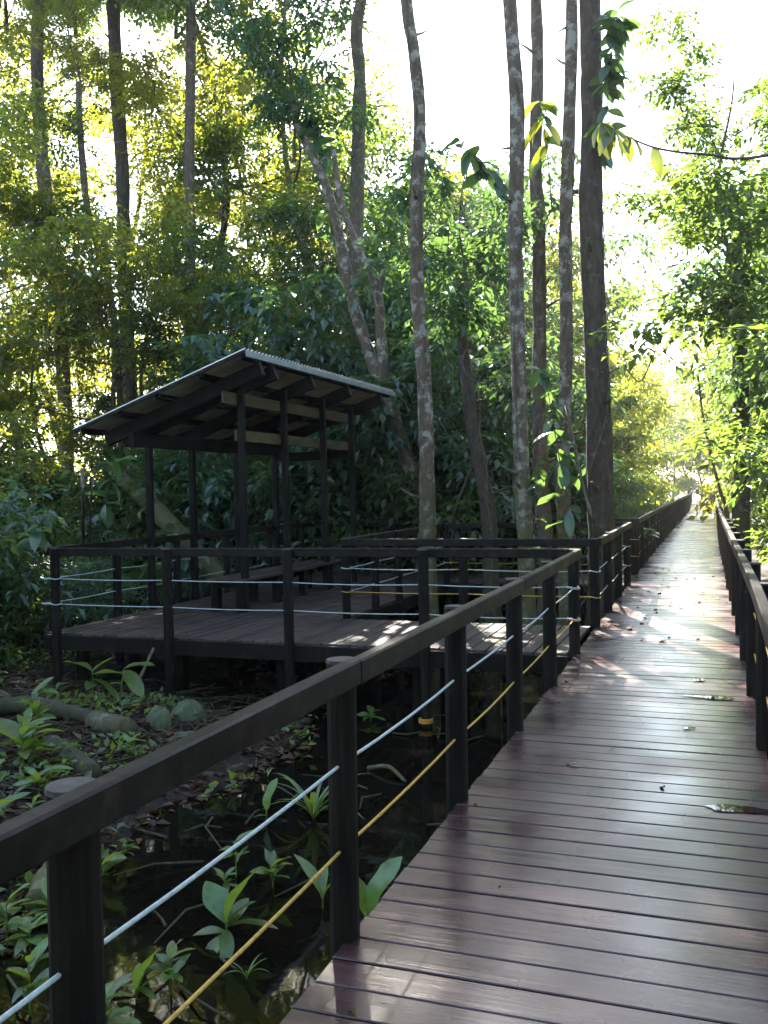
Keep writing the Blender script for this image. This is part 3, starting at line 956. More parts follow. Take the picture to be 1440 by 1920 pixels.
trunk_tree('slender pale lichen-spotted trunk rising from the tree well nearest the shelter roof',
           [(-4.060, 12.600, 8.512), (-3.971, 12.600, 7.826), (-3.896, 12.600, 6.845), (-3.970, 12.600, 5.508), (-3.978, 12.600, 4.306), (-3.904, 12.600, 3.243), (-3.888, 12.600, 2.031), (-3.909, 12.600, 0.967), (-3.906, 12.600, -0.101)],
           0.118, 0.075, 'bark_pale', 14.0, 'canopy', 0.8)
trunk_tree('straight pale blotched trunk in the middle of the tree well',
           [(-2.447, 11.900, 7.856), (-2.380, 11.900, 6.489), (-2.419, 11.900, 4.927), (-2.411, 11.900, 3.762), (-2.397, 11.900, 2.522), (-2.387, 11.900, 1.830), (-2.353, 11.900, 0.930), (-2.334, 11.900, -0.043)],
           0.115, 0.075, 'bark_pale', 15.0, 'canopy', 0.8)
trunk_tree('thin wavy trunk just behind the middle trunk of the tree well',
           [(-2.582, 14.600, 9.193), (-2.572, 14.600, 8.203), (-2.630, 14.600, 6.724), (-2.599, 14.600, 5.474), (-2.605, 14.600, 4.056), (-2.640, 14.600, 2.885), (-2.617, 14.600, 1.706), (-2.572, 14.600, 0.777)],
           0.12, 0.085, 'bark_brown', 14.0, 'canopy', 0.8)
trunk_tree('slim grey trunk close to the left of the thick dark trunk',
           [(-1.864, 13.400, 8.470), (-1.916, 13.400, 6.985), (-2.001, 13.400, 5.340), (-2.006, 13.400, 3.977), (-2.040, 13.400, 2.760), (-2.094, 13.400, 1.690), (-2.069, 13.400, 0.845)],
           0.105, 0.08, 'bark_pale', 13.0, 'canopy', 0.7)
trunk_tree('thick dark trunk standing beside the boardwalk railing',
           [(-1.685, 14.000, 8.726), (-1.676, 14.000, 7.174), (-1.714, 14.000, 5.621), (-1.682, 14.000, 4.050), (-1.645, 14.000, 2.788), (-1.637, 14.000, 1.682), (-1.625, 14.000, 0.890)],
           0.205, 0.14, 'bark_dark', 16.0, 'canopy', 1.0, sides=18)
trunk_tree('leaning dark trunk at the back of the tree well, its top lost in leaves',
           [(-3.896, 14.700, 4.128), (-3.875, 14.700, 3.779), (-3.836, 14.700, 3.473), (-3.753, 14.700, 2.601), (-3.591, 14.700, 1.728), (-3.489, 14.700, 0.946)],
           0.135, 0.06, 'bark_dark', 4.3, 'broad_b', 0.6)
trunk_tree('tall trunk with a forked top behind the right end of the shelter roof',
           [(-7.487, 20.000, 13.016), (-7.664, 20.000, 12.087), (-7.597, 20.000, 10.989), (-7.676, 20.000, 9.184), (-7.782, 20.000, 6.759), (-7.784, 20.000, 4.306), (-7.748, 20.000, 1.096)],
           0.18, 0.12, 'bark_moss', 16.0, 'canopy', 0.6)
trunk_tree('curving pale trunk with two stems leaning over the platform',
           [(-7.925, 17.300, 8.983), (-7.341, 17.300, 7.725), (-7.023, 17.300, 6.411), (-6.837, 17.300, 5.437), (-6.496, 17.300, 4.350), (-6.121, 17.300, 3.377), (-5.714, 17.300, 2.099), (-5.447, 17.300, 1.098)],
           0.17, 0.06, 'bark_pale', 9.0, 'broad_b', 0.6,
           extra=[([(-6.175, 17.300, 3.485), (-6.195, 17.200, 4.525), (-6.274, 17.200, 5.577), (-6.640, 17.200, 6.347), (-6.984, 17.200, 7.333), (-7.132, 17.200, 8.407)], 0.12, 0.05),
                  ([(-6.278, 17.200, 5.368), (-6.136, 17.200, 5.773), (-6.185, 17.300, 6.217)], 0.07, 0.05)])
trunk_tree('tall reddish brown trunk at the far left of the forest',
           [(-19.818, 24.000, 17.301), (-19.952, 24.000, 14.682), (-19.835, 24.000, 12.174), (-19.572, 24.000, 9.148), (-19.356, 24.000, 7.130), (-19.245, 24.000, 4.452), (-19.243, 24.000, 2.108)],
           0.24, 0.17, 'bark_brown', 17.0, 'canopy', 0.9, spread=((0, 0, 0), (-2.6, 1.5, 0.8), (1.8, 2.8, 1.2), (0.8, -2.4, 0.2), (-0.6, 4.6, 1.8), (-3.0, -1.5, 1.0)))
trunk_tree('tall dark straight trunk left of the shelter, second from the left',
           [(-17.774, 25.000, 17.221), (-17.734, 25.000, 14.716), (-17.590, 25.000, 11.687), (-17.620, 25.000, 8.839), (-17.583, 25.000, 6.815), (-17.498, 25.000, 4.445), (-17.491, 25.000, 2.072)],
           0.25, 0.18, 'bark_dark', 17.5, 'canopy', 0.9, spread=((0, 0, 0), (-2.6, 1.5, 0.8), (1.8, 2.8, 1.2), (0.8, -2.4, 0.2), (-0.6, 4.6, 1.8), (-3.0, -1.5, 1.0)))
trunk_tree('thin straight trunk rising directly behind the shelter roof',
           [(-13.164, 22.000, 15.002), (-13.245, 22.000, 12.747), (-13.352, 22.000, 10.194), (-13.388, 22.000, 7.758), (-13.421, 22.000, 6.031), (-13.346, 22.000, 4.001), (-13.370, 22.000, 1.970)],
           0.17, 0.12, 'bark_brown', 16.5, 'canopy', 0.9, spread=((0, 0, 0), (-2.6, 1.5, 0.8), (1.8, 2.8, 1.2), (0.8, -2.4, 0.2), (-0.6, 4.6, 1.8), (-3.0, -1.5, 1.0)))
trunk_tree('thin crooked stem bending between the two left forest trunks',
           [(-16.105, 21.000, 12.250), (-16.069, 21.000, 11.246), (-15.924, 21.000, 9.369), (-15.600, 21.000, 8.189), (-15.291, 21.000, 7.161), (-15.116, 21.000, 5.722), (-15.035, 21.000, 4.006), (-15.064, 21.000, 2.005)],
           0.10, 0.07, 'bark_brown', 12.0, 'fine_a', 0.3)
trunk_tree('dark vine-clad trunk right of the boardwalk',
           [(0.331, 15.500, 4.796), (0.339, 15.500, 4.135), (0.354, 15.500, 3.305), (0.358, 15.500, 2.059), (0.341, 15.500, 1.142)],
           0.15, 0.07, 'bark_dark', 5.4, 'mid_b', 0.5)
trunk_tree('thin bent sapling stem leaning over the right railing',
           [(-0.302, 17.000, 3.513), (-0.223, 17.000, 2.770), (-0.107, 17.000, 2.119), (0.042, 17.000, 1.470), (0.174, 17.000, 0.870)],
           0.035, 0.015, 'bark_brown', 4.0, name='sapling')

# ------------------------------------------------------------------ forest trees
GL = 'small-leaved trees of the left forest wall'
LL = 'tree in the dense small-leaved forest wall left of and behind the shelter'
for i, (loc, h, key) in enumerate([
        ((-16.681, 16.000, 2.024), 11, 'fine_a'), ((-17.671, 19.000, 2.056), 12, 'fine_b'), 
        ((-14.593, 19.500, 1.989), 9.0, 'fine_a'), ((-20.038, 30.000, 2.145), 18, 'tall_a'), ((-16.494, 29.000, 2.063), 17, 'tall_b'), ((-29.845, 30.000, 2.364), 18, 'tall_b'), ((-12.353, 26.000, 1.960), 12, 'fine_a'),
        ((-25.341, 22.000, 2.237), 16, 'tall_b'), ((-15.656, 19.000, 2.011), 7, 'fine_a'), ((-21.242, 24.000, 2.152), 20, 'tall_b'), ((-11.332, 23.000, 1.928), 16, 'fine_b'), ((-15.920, 25.000, 2.037), 21, 'tall_b'), ((-16.847, 33.000, 2.083), 20, 'tall_a'), ((-28.540, 35.000, 2.351), 24, 'tall_b'),
        ((-11.227, 20.000, 1.916), 7.5, 'fine_a'), ((-13.046, 20.000, 1.956), 8, 'fine_b'), ((-14.318, 13.000, 1.962), 9, 'fine_a')]):
    plant_tree(key, loc, h, i * 1.7, LL, 'tree', GL)
GC = 'trees of the middle forest behind the tree well'
LC = 'leafy tree in the middle distance behind the tree well'
for i, (loc, h, key) in enumerate([
        ((-9.817, 23.000, 1.894), 9.0, 'mid_a'), ((-9.008, 25.000, 1.882), 8.5, 'mid_a'), ((-6.938, 22.000, 1.826), 6.5, 'mid_b'), ((-7.502, 27.000, 1.855), 7.2, 'lime_a'),
        ((-5.645, 24.000, 1.804), 6.5, 'mid_a'), ((-5.262, 28.000, 1.809), 4.6, 'mid_b'), ((-5.646, 31.000, 1.827), 5.2, 'lime_a'), ((-9.340, 36.000, 1.926), 10.5, 'fine_a'),
        ((-13.679, 36.000, 2.023), 12.5, 'fine_a'), ((-7.363, 38.000, 1.888), 9.5, 'mid_a'), ((-8.962, 24.000, 1.878), 8.5, 'over_a'), ((-4.228, 20.000, 1.759), 5.5, 'broad_a'), ((-8.598, 29.000, 1.886), 12.0, 'over_b'), ((-7.565, 33.000, 1.876), 12.5, 'over_b')]):
    plant_tree(key, loc, h, i * 2.1, LC, 'tree', GC)
GB = 'broad-leaved understorey trees behind the platform'
LB = 'dark broad-leaved small tree behind the platform'
for i, (loc, h, key) in enumerate([
        ((-8.801, 18.800, 1.858), 7.5, 'broad_a'), ((-7.678, 19.200, 1.834), 5.0, 'broad_b'), ((-6.460, 18.600, 1.805), 5.5, 'broad_a'),
        ((-5.112, 18.400, 1.774), 5.5, 'broad_a'), ((-4.309, 18.800, 1.757), 3.6, 'broad_b'), ((-3.333, 18.300, 1.734), 3.2, 'broad_b'), ((-9.393, 18.400, 1.870), 5.5, 'broad_b')]):
    plant_tree(key, loc, h, i * 1.3, LB, 'tree', GB)
GR = 'trees right of the boardwalk'
LR = 'leafy tree in the thicket beyond the right railing'
for i, (loc, h, key) in enumerate([
        ((1.9, 17.5, 0), 6.0, 'slim_a'), ((2.2, 13.0, 0), 6.2, 'mid_b'), ((2.0, 20.0, 0), 7.4, 'over_a'), ((1.7, 15.5, 0), 6.0, 'over_b'), ((3.1, 27.5, 0), 9.0, 'over_b'),
        ((1.7, 31, 0), 7.0, 'slim_a'), ((3.7, 34, 0), 10.0, 'over_a'), ((1.9, 40, 0), 8.5, 'slim_a'), ((3.2, 24, 0), 10.0, 'mid_a'),
        ((2.6, 47, 0), 11.0, 'lime_a'), ((4.5, 38, 0), 12.0, 'mid_a'), ((1.8, 25, 0), 6.0, 'slim_a'), ((2.2, 56, 0), 10.0, 'lime_a'), ((4.0, 18.0, 0), 9.0, 'mid_a')]):
    plant_tree(key, loc, h, i * 1.9, LR, 'tree', GR)
GP = 'trees along the left side of the far boardwalk'
LP_ = 'sunlit tree along the left side of the far boardwalk'
for i, (loc, h, key) in enumerate([
        ((-3.9, 21.5, 0), 3.2, 'slim_a'), ((-5.4, 25, 0), 4.2, 'mid_b'), ((-5.6, 28.5, 0), 7.5, 'over_a'), ((-3.8, 31, 0), 5.5, 'slim_a'), ((-5.2, 36, 0), 7.5, 'lime_a'), ((-7.0, 33, 0), 12.0, 'fine_a'),
        ((-4.8, 41, 0), 8.0, 'lime_a'), ((-5.0, 50, 0), 9.0, 'lime_a'), ((-8.5, 44, 0), 12.0, 'mid_a'), ((-1.6, 99, 0), 10.0, 'lime_a'), ((-4.4, 101, 0), 11.0, 'mid_a'), ((1.4, 100, 0), 10.0, 'mid_a'), ((-3.0, 105, 0), 12.0, 'lime_a'), ((0.2, 107, 0), 13.0, 'mid_a'), ((3.6, 70, 0), 11.0, 'mid_a'), ((3.2, 84, 0), 11.0, 'lime_a'), ((-5.6, 64, 0), 10.0, 'mid_a'), ((-6.2, 80, 0), 11.0, 'lime_a')]):
    plant_tree(key, loc, h, i * 2.3, LP_, 'tree', GP)

# low shrubs: behind the platform, left bank, along the rails
GS = 'undergrowth shrubs round the platform'
LS = 'low leafy shrub in the shaded undergrowth round the platform'
sr = np.random.default_rng(5)
for i in range(30):
    x_ = -10.5 + i * 0.235 + sr.uniform(-0.2, 0.2)
    y_ = 17.9 + sr.uniform(0, 2.2)
    plant_tree(('shrub_a', 'shrub_b', 'shrub_a', 'shrub_a')[i % 4], (x_, y_, 0), sr.uniform(1.3, 3.4), sr.uniform(0, 6), LS, 'shrub', GS, 'shrub')
for i in range(26):
    y_ = 7.5 + i * 0.42
    x_ = -8.9 - sr.uniform(0, 2.6) - 0.05 * (y_ - 7)
    plant_tree(('shrub_a', 'shrub_c', 'shrub_b')[i % 3], (x_, y_, 0), sr.uniform(1.0, 2.6) if y_ < 10.5 else sr.uniform(0.5, 1.1), sr.uniform(0, 6), LS, 'shrub', GS, 'shrub')
for i in range(26):
    plant_tree(('shrub_a', 'mid_b', 'shrub_a')[i % 3], (-10.5 - sr.uniform(0, 8), 17 + sr.uniform(0, 8), 0), sr.uniform(1.8, 3.6), sr.uniform(0, 6), 'shrub in the dark thicket beyond the left end of the platform', 'shrub', 'thicket shrubs left of the platform', 'shrub')
GQ = 'shrubs lining the far boardwalk'
LQ = 'bright leafy shrub against the railing of the far boardwalk'
for i in range(30):
    y_ = 18.5 + i * 1.3
    h1, h2 = sr.uniform(1.3, 2.4), sr.uniform(1.3, 2.4)
    plant_tree(('shrub_a', 'shrub_c')[i % 2], (-2.15 - 0.75 * h1 - sr.uniform(0, 0.7) + sh(y_), y_, 0), h1, sr.uniform(0, 6), LQ, 'shrub', GQ, 'shrub')
    plant_tree(('shrub_a', 'shrub_c')[(i + 1) % 2], (1.0 + 0.75 * h2 + sr.uniform(0, 0.8) + sh(y_), y_ - 6, 0), h2, sr.uniform(0, 6), LQ, 'shrub', GQ, 'shrub')

# far forest, one mass
fr_rng = np.random.default_rng(31)
cs, rs = [], []
for k in range(1500):
    az = rad(fr_rng.uniform(-62, 30))
    d = fr_rng.uniform(40, 75)
    a_ = math.degrees(az)
    if -4.2 < a_ < 0.6 and d < 96: continue
    hmax = np.interp(a_, [-62, -28, -22, -10, -4, 2, 6, 30], [10, 10, 9, 8, 8, 10, 13, 15]) * d / 50
    z = hmax * fr_rng.uniform(0, 1) ** 1.3
    cs.append((math.sin(az) * d, math.cos(az) * d, z)); rs.append(fr_rng.uniform(0.8, 2.0))
for k in range(110):       # closing the vista beyond the bend
    cs.append((fr_rng.uniform(-12, 9), fr_rng.uniform(97, 112), fr_rng.uniform(0, 9))); rs.append(fr_rng.uniform(0.9, 2.0))
P, D = clump_points(np.array(cs), np.array(rs), 95000, fr_rng, 0.4, 0.6)
V, T = leaf_cards(P, D, 0.42, fr_rng, 0.5)
fo = link('far_forest', raw_mesh('far_forest', V, [T], M['leaf_fine']))
tag(fo, 'far mass of sunlit forest foliage behind the nearer trees', 'forest', kind='stuff')

# the same forest goes on beside and behind the viewpoint
cs, rs = [], []
while len(cs) < 900:
    x_, y_ = fr_rng.uniform(-26, 24), fr_rng.uniform(-26, 13)
    if y_ > -7 and -9.5 - max(0, y_) * 0.9 < x_ < 4.5: continue
    if x_ > 4.5 and y_ > 11: continue
    if x_ < 0 and y_ > 6: continue
    cs.append((x_, y_, fr_rng.uniform(0, 17) * fr_rng.uniform(0.3, 1))); rs.append(fr_rng.uniform(0.8, 1.9))
V, T = spray_leaves(np.array(cs), np.array(rs), 70000, fr_rng, 0.36, 0.55)
tag(link('surrounding_forest', raw_mesh('surrounding_forest', V, [T], M['leaf_mid'])), 'dense forest closing in beside and behind the near boardwalk', 'forest', kind='stuff')

# ------------------------------------------------------------------ single leaves as parts
def blade(L_, W_, curl, seg=7, wave=0.0, shape=1.0):
    """a leaf along +Y, arching over; returns V, Q"""
    V, Qs = [], []
    for i in range(seg + 1):
        t = i / seg
        w = W_ * 0.5 * (math.sin(math.pi * min(1, (t ** shape) * 0.96 + 0.03)) ** 0.8) + 0.002
        a = curl * t
        y_ = L_ * (math.sin(a) / curl if curl else t)
        z_ = -L_ * ((1 - math.cos(a)) / curl if curl else 0)
        f = 0.28 * w
        V += [(-w, y_, z_ + f + wave * math.sin(t * 9) * w), (0, y_, z_), (w, y_, z_ + f - wave * math.sin(t * 8 + 1) * w)]
    for i in range(seg):
        k = i * 3
        Qs += [(k, k + 1, k + 4, k + 3), (k + 1, k + 2, k + 5, k + 4)]
    return V, Qs


LEAF = {}


def leaf_shape(key, L_, W_, curl, mat, wave=0.0, shape=1.0):
    V, Qs = blade(L_, W_, curl, wave=wave, shape=shape)
    b_ = MB(); b_.add(V, None, Qs)
    LEAF[key] = b_.mesh('leaf', M[mat], True)


leaf_shape('oval', 1.0, 0.40, 0.5, 'leaf_near', 0.15)
leaf_shape('lance', 1.0, 0.26, 0.7, 'leaf_near', 0.1)
leaf_shape('round', 1.0, 0.52, 0.4, 'leaf_near', 0.2)
leaf_shape('strap', 1.0, 0.055, 1.5, 'leaf_near', 0.0, 0.7)
leaf_shape('drop', 1.0, 0.34, 0.6, 'leaf_broad', 0.1)
leaf_shape('drop_wide', 1.0, 0.5, 0.5, 'leaf_broad', 0.15)
leaf_shape('lime', 1.0, 0.36, 0.6, 'leaf_lime', 0.12)
leaf_shape('litter', 1.0, 0.45, 0.9, 'dead', 0.25)
leaf_shape('litter_pale', 1.0, 0.42, 0.7, 'dead_pale', 0.25)


def add_leaf(root, key, base, az, pitch, L_, roll=0.0, wid=1.0):
    o = link('leaf', LEAF[key], root, base)
    o.rotation_euler = Matrix.Rotation(rad(az), 3, 'Z').to_4x4().to_quaternion().to_euler()
    q = (Matrix.Rotation(rad(-az), 3, 'Z') @ Matrix.Rotation(rad(pitch), 3, 'X') @ Matrix.Rotation(rad(roll), 3, 'Y')).to_euler()
    o.rotation_euler = q
    o.scale = (L_ * wid, L_, L_)
    return o


def seedling(label, loc, leaves, stem=0.1, key='oval', group=None, seed=0, name='seedling', gz=None, stem_r=0.006, lean=(0, 0)):
    """leaves: (azimuth from +Y clockwise, pitch, length, height along stem 0..1[, key])"""
    if gz is None: gz = max(float(ground_h(loc[0], loc[1])), WATER_Z) - 0.01
    root = empty(name, (loc[0], loc[1], gz))
    tag(root, label, 'plant', group)
    b_ = MB()
    b_.tube(spline([(0, 0, -0.05), (lean[0] * 0.4, lean[1] * 0.4, stem * 0.5), (lean[0], lean[1], stem)], 6), np.linspace(stem_r, stem_r * 0.6, 6), 6)
    V = np.vstack(b_.v)
    st = link('stem', raw_mesh('stem', V, [np.vstack(b_.t), np.vstack(b_.q)], M['leaf_near'], True), root)
    for lf in leaves:
        f = lf[3]
        add_leaf(root, lf[4] if len(lf) > 4 else key, (lean[0] * f, lean[1] * f, stem * f), lf[0], lf[1], lf[2], random.uniform(-25, 25))
    return root


def whorl(n, L_, p0, p1, seed, stem_from=0.3):
    r = random.Random(seed)
    return [(k * 360 / n * 1.37 + r.uniform(-25, 25), r.uniform(p0, p1), L_ * r.uniform(0.65, 1.15), stem_from + (1 - stem_from) * (k + 1) / n) for k in range(n)]


seedling('pale seedling with one tall insect-eaten leaf growing out of the dark water', (-2.456, 4.229, -0.760),
         [(75, 72, 0.36, 1, 'oval'), (-60, 45, 0.27, 1, 'round'), (85, 25, 0.30, 0.8, 'lance'), (-95, 5, 0.22, 0.6, 'lance'), (60, 50, 0.2, 0.9), (-150, -35, 0.22, 0.6), (150, -20, 0.2, 0.7), (20, 40, 0.2, 0.8)], 0.13)
seedling('seedling with two upright broad blades beside the nearest railing post', (-2.605, 3.638, -0.720),
         [(80, 74, 0.27, 0.6, 'oval'), (70, 55, 0.24, 0.4, 'lance'), (-80, 15, 0.12, 0.7), (100, 5, 0.13, 0.9), (-20, 50, 0.13, 0.8)], 0.07)
seedling('single upright oval leaf standing in the shallow water', (-3.091, 5.932, -0.760), [(40, 78, 0.24, 1, 'round'), (-120, 10, 0.1, 0.6)], 0.09)
r_ = random.Random(3)
seedling('tuft of grassy strap leaves in the middle of the pool', (-2.786, 6.080, -0.760),
         [(r_.uniform(0, 360), r_.uniform(55, 85), r_.uniform(0.35, 0.62), 0.1, 'strap') for _ in range(16)], 0.05, name='grass_tuft')
seedling('broad yellow-green leaf pressed against the boardwalk edge', (-1.741, 4.447, -0.700), [(60, 66, 0.34, 1, 'round'), (-70, 70, 0.3, 0.8, 'oval'), (-20, 50, 0.2, 0.7, 'lance')], 0.18)
seedling('young plant with a whorl of bright leaves beside the side walkway', (-2.132, 9.368, -0.700),
         [(0, 80, 0.22, 1, 'oval'), (60, 40, 0.2, 0.95), (-60, 38, 0.24, 0.9, 'lance'), (120, 20, 0.2, 0.8), (-120, 18, 0.25, 0.75, 'lance'), (170, 30, 0.2, 0.7), (90, 5, 0.22, 0.55), (-90, 0, 0.2, 0.5), (30, 60, 0.16, 1)], 0.62, stem_r=0.009)
seedling('lush plant with long pale leaves on the left bank', (-5.219, 5.889, -0.600),
         whorl(13, 0.34, 5, 60, 4), 0.28)
seedling('leafy plant low in the bottom left corner', (-2.991, 3.370, -0.620), whorl(14, 0.16, 0, 60, 5), 0.26)
seedling('small leafy plant beside the lowest log on the left', (-3.464, 4.085, -0.620), whorl(12, 0.17, 0, 55, 6), 0.2)
seedling('small leafy plant at the left edge below the railing', (-3.560, 3.856, -0.620), whorl(12, 0.16, 0, 55, 16), 0.24)
seedling('plant with four large glossy leaves in front of the platform', (-6.387, 8.293, -0.600),
         [(-80, 25, 0.42, 1, 'oval'), (75, 12, 0.46, 0.9, 'oval'), (95, -15, 0.42, 0.75, 'oval'), (30, 40, 0.3, 1, 'oval'), (150, 10, 0.3, 0.6, 'oval')], 0.3, stem_r=0.009)
seedling('plant with a folded drooping leaf in front of the platform', (-5.796, 7.949, -0.600), [(80, 20, 0.34, 1, 'oval'), (95, -40, 0.34, 0.95, 'round'), (-70, 10, 0.2, 0.6)], 0.42, stem_r=0.009, lean=(0.06, 0))
seedling('small bright sprig between the mossy stones', (-4.647, 6.500, -0.620), whorl(10, 0.17, 0, 60, 8), 0.16)
seedling('small green sprig by the far edge of the pool', (-3.374, 8.817, -0.760), whorl(6, 0.2, 10, 50, 9), 0.1)
seedling('thin weedy stems in the near water under the white rope', (-2.469, 3.721, -0.740), whorl(9, 0.13, 10, 65, 10), 0.2)
seedling('tiny grassy sprout under the yellow rope', (-2.194, 3.961, -0.740), [(a_, 68, 0.17, 0.2, 'strap') for a_ in (20, 100, 190, 280)] + [(60, 60, 0.14, 0.4, 'lance')], 0.05)
seedling('narrow pair of leaves between the pool and the second post', (-2.143, 4.775, -0.740), [(-70, 60, 0.3, 1, 'lance'), (70, 65, 0.22, 0.9, 'lance'), (-20, 75, 0.2, 0.8, 'lance')], 0.08)
GV = 'seedlings scattered over the left bank'
LV = 'small leafy seedling scattered on the shady left bank'
br = np.random.default_rng(12)
for k in range(70):
    if k < 45:
        x_, y_ = br.uniform(-8.6, -4.6), br.uniform(4.6, 8.4)
        if x_ > -4.3 - 0.32 * (y_ - 6) or (x_ > -7.2 and y_ > 6.2 and k % 4): continue
    else:
        x_, y_ = br.uniform(-9.5, -7.7), br.uniform(6.5, 12.5)
    seedling(LV, (x_, y_, 0), whorl(int(br.integers(6, 12)), br.uniform(0.14, 0.3), -5, 60, 100 + k), br.uniform(0.12, 0.45), ('oval', 'lance', 'round')[k % 3], GV)

GW = 'seedlings crowding the near bank below the railing'
LW = 'small seedling crowding the near bank below the left railing'
for k in range(46):
    x_, y_ = br.uniform(-4.6, -2.3), br.uniform(2.4, 5.2)
    if x_ > -2.2 - 0.28 * y_ and k % 3: continue
    seedling(LW, (x_, y_, 0), whorl(int(br.integers(7, 13)), br.uniform(0.10, 0.2), -5, 65, 300 + k), br.uniform(0.08, 0.3), ('oval', 'lance', 'oval')[k % 3], GW)

# drooping large-leaf plants
def droop_plant(label, base, top, n, L_, keys=('drop', 'drop_wide'), spread=60, seed=1, name='broadleaf_plant', stem_r=0.016, z0=None, cluster=0.5, mat='bark_brown', cat='plant'):
    r = random.Random(seed)
    gz = float(ground_h(base[0], base[1])) if z0 is None else z0
    root = empty(name, (base[0], base[1], gz)); tag(root, label, cat)
    e = np.array(top) - np.array([base[0], base[1], gz])
    b_ = MB(); path = spline([(0, 0, -0.1), e * 0.5 + np.array([r.uniform(-.06, .06), r.uniform(-.06, .06), 0]), e], 12)
    b_.tube(path, np.linspace(stem_r, stem_r * 0.4, 12), 6)
    link('stem', b_.mesh('stem', M[mat], True), root)
    for k in range(n):
        t = 1 - cluster * r.random() ** 1.5
        c = np.array([np.interp(t * 11, range(12), path[:, i]) for i in range(3)])
        az = r.uniform(0, 360)
        add_leaf(root, r.choice(keys), tuple(c), az, r.uniform(-65, 25), L_ * r.uniform(0.6, 1.2), r.uniform(-30, 30))
    return root


droop_plant('blue-green sapling with drooping leaves under the low corner of the roof', (-17.788, 22.916, 0.000), (-6.253, 8.600, 1.974), 22, 0.30, seed=2, cluster=0.35)
droop_plant('second blue-green sapling with drooping leaves left of the shelter', (-13.909, 15.780, -0.300), (-6.951, 8.200, 1.288), 14, 0.26, seed=3, cluster=0.4)
droop_plant('climbing plant with large dark leaves high on the thick dark trunk', (-1.466, 13.700, 6.042), (-1.254, 13.600, 8.298), 95, 0.34, seed=4, cluster=0.95, z0=6.3, name='climber', stem_r=0.012)
droop_plant('climbing plant with large lime leaves between the thin trunks', (-2.107, 12.900, 5.368), (-2.234, 12.800, 6.880), 16, 0.44, keys=('lime', 'drop_wide'), seed=5, cluster=0.6, z0=5.5, name='climber', stem_r=0.012)
droop_plant('dark drooping leaf spray against the sky left of the middle trunk', (-2.383, 12.400, 5.122), (-3.256, 12.300, 6.334), 18, 0.44, seed=6, cluster=0.6, z0=5.2, name='climber', stem_r=0.012)
droop_plant('broad-leaved climber low on the thick dark trunk', (-1.771, 13.200, 1.232), (-2.250, 12.900, 3.249), 24, 0.42, seed=7, cluster=0.7, z0=0.2, name='climber', stem_r=0.014)
droop_plant('small climber with drooping leaves on the middle trunk above the rail', (-2.265, 12.000, 1.063), (-2.113, 11.700, 1.955), 14, 0.24, seed=8, cluster=0.8, z0=0.7, name='climber', stem_r=0.008)
droop_plant('broad-leaved climber on the leaning whitish stems', (-7.190, 17.600, 5.524), (-7.667, 17.400, 9.249), 60, 0.46, seed=9, cluster=0.85, z0=6.0, name='climber', stem_r=0.02)
droop_plant('dark broad-leaved sapling behind the lichen-spotted trunk', (-15.017, 53.271, -0.600), (-3.957, 14.200, 5.776), 110, 0.40, seed=10, cluster=0.65, stem_r=0.03, name='broadleaf_sapling')
droop_plant('broad-leaved sapling left of the middle trunk', (-10.311, 43.644, -0.600), (-3.591, 15.000, 5.856), 64, 0.38, seed=11, cluster=0.6, stem_r=0.03, name='broadleaf_sapling')

droop_plant('leafy vine wrapped round the dark trunk right of the boardwalk', (0.334, 15.200, 1.151), (0.334, 15.300, 4.754), 90, 0.22, seed=21, cluster=1.0, z0=0.2, name='climber', stem_r=0.012, keys=('drop', 'drop_wide'))

# branch reaching in from a tree beyond the right edge
bt = empty('overhanging_tree', (3.6, 7.6, float(ground_h(3.6, 7.6))))
tag(bt, 'slim branch with hanging lime leaves reaching in from the right', 'tree')
b_ = MB()
zt = bt.location.z
b_.tube(spline([(3.6, 7.6, zt - 0.3), (3.5, 7.5, 2.0), (3.45, 7.6, 4.6), (3.2, 7.4, 7.5)], 16), np.linspace(0.09, 0.05, 16), 9)
b_.tube(spline([(3.46, 7.6, 3.7), (1.9, 7.3, 4.05), (0.354, 7.000, 3.862), (-0.029, 7.000, 3.923), (-0.353, 7.000, 4.007), (-0.575, 7.000, 4.123), (-0.782, 7.000, 4.270)], 26), np.linspace(0.014, 0.005, 26), 7)
b_.build('trunk', M['bark_brown'], bt, smooth=True)
ro = random.Random(8)
for (c, n) in (((-0.771, 7.000, 4.260), 9), ((-0.687, 7.000, 4.194), 5), ((-0.582, 7.000, 4.124), 4), ((-0.408, 7.000, 4.034), 1)):
    for k in range(n):
        p = (c[0] - 3.6, c[1] - 7.6, c[2] - zt)
        add_leaf(bt, 'lime', p, ro.uniform(0, 360), ro.uniform(-80, -25), ro.uniform(0.15, 0.28), ro.uniform(-40, 40))
cr_ = PROTO['canopy']
o = link('crown', cr_[1], bt, (-0.4, 0, 8.0)); o.scale = (0.6, 0.6, 0.6)

# vines and leaning sticks
def vine(label, pts, r, mat='bark_brown', name='vine', n=18):
    P = spline(pts, n)
    b_ = MB(); b_.tube(P, np.linspace(r, r * 0.8, n), 7, jitter=0.05, rng=RNG)
    tag(b_.build(name, M[mat], smooth=True, origin=tuple(P[0])), label, name.replace('_', ' '))


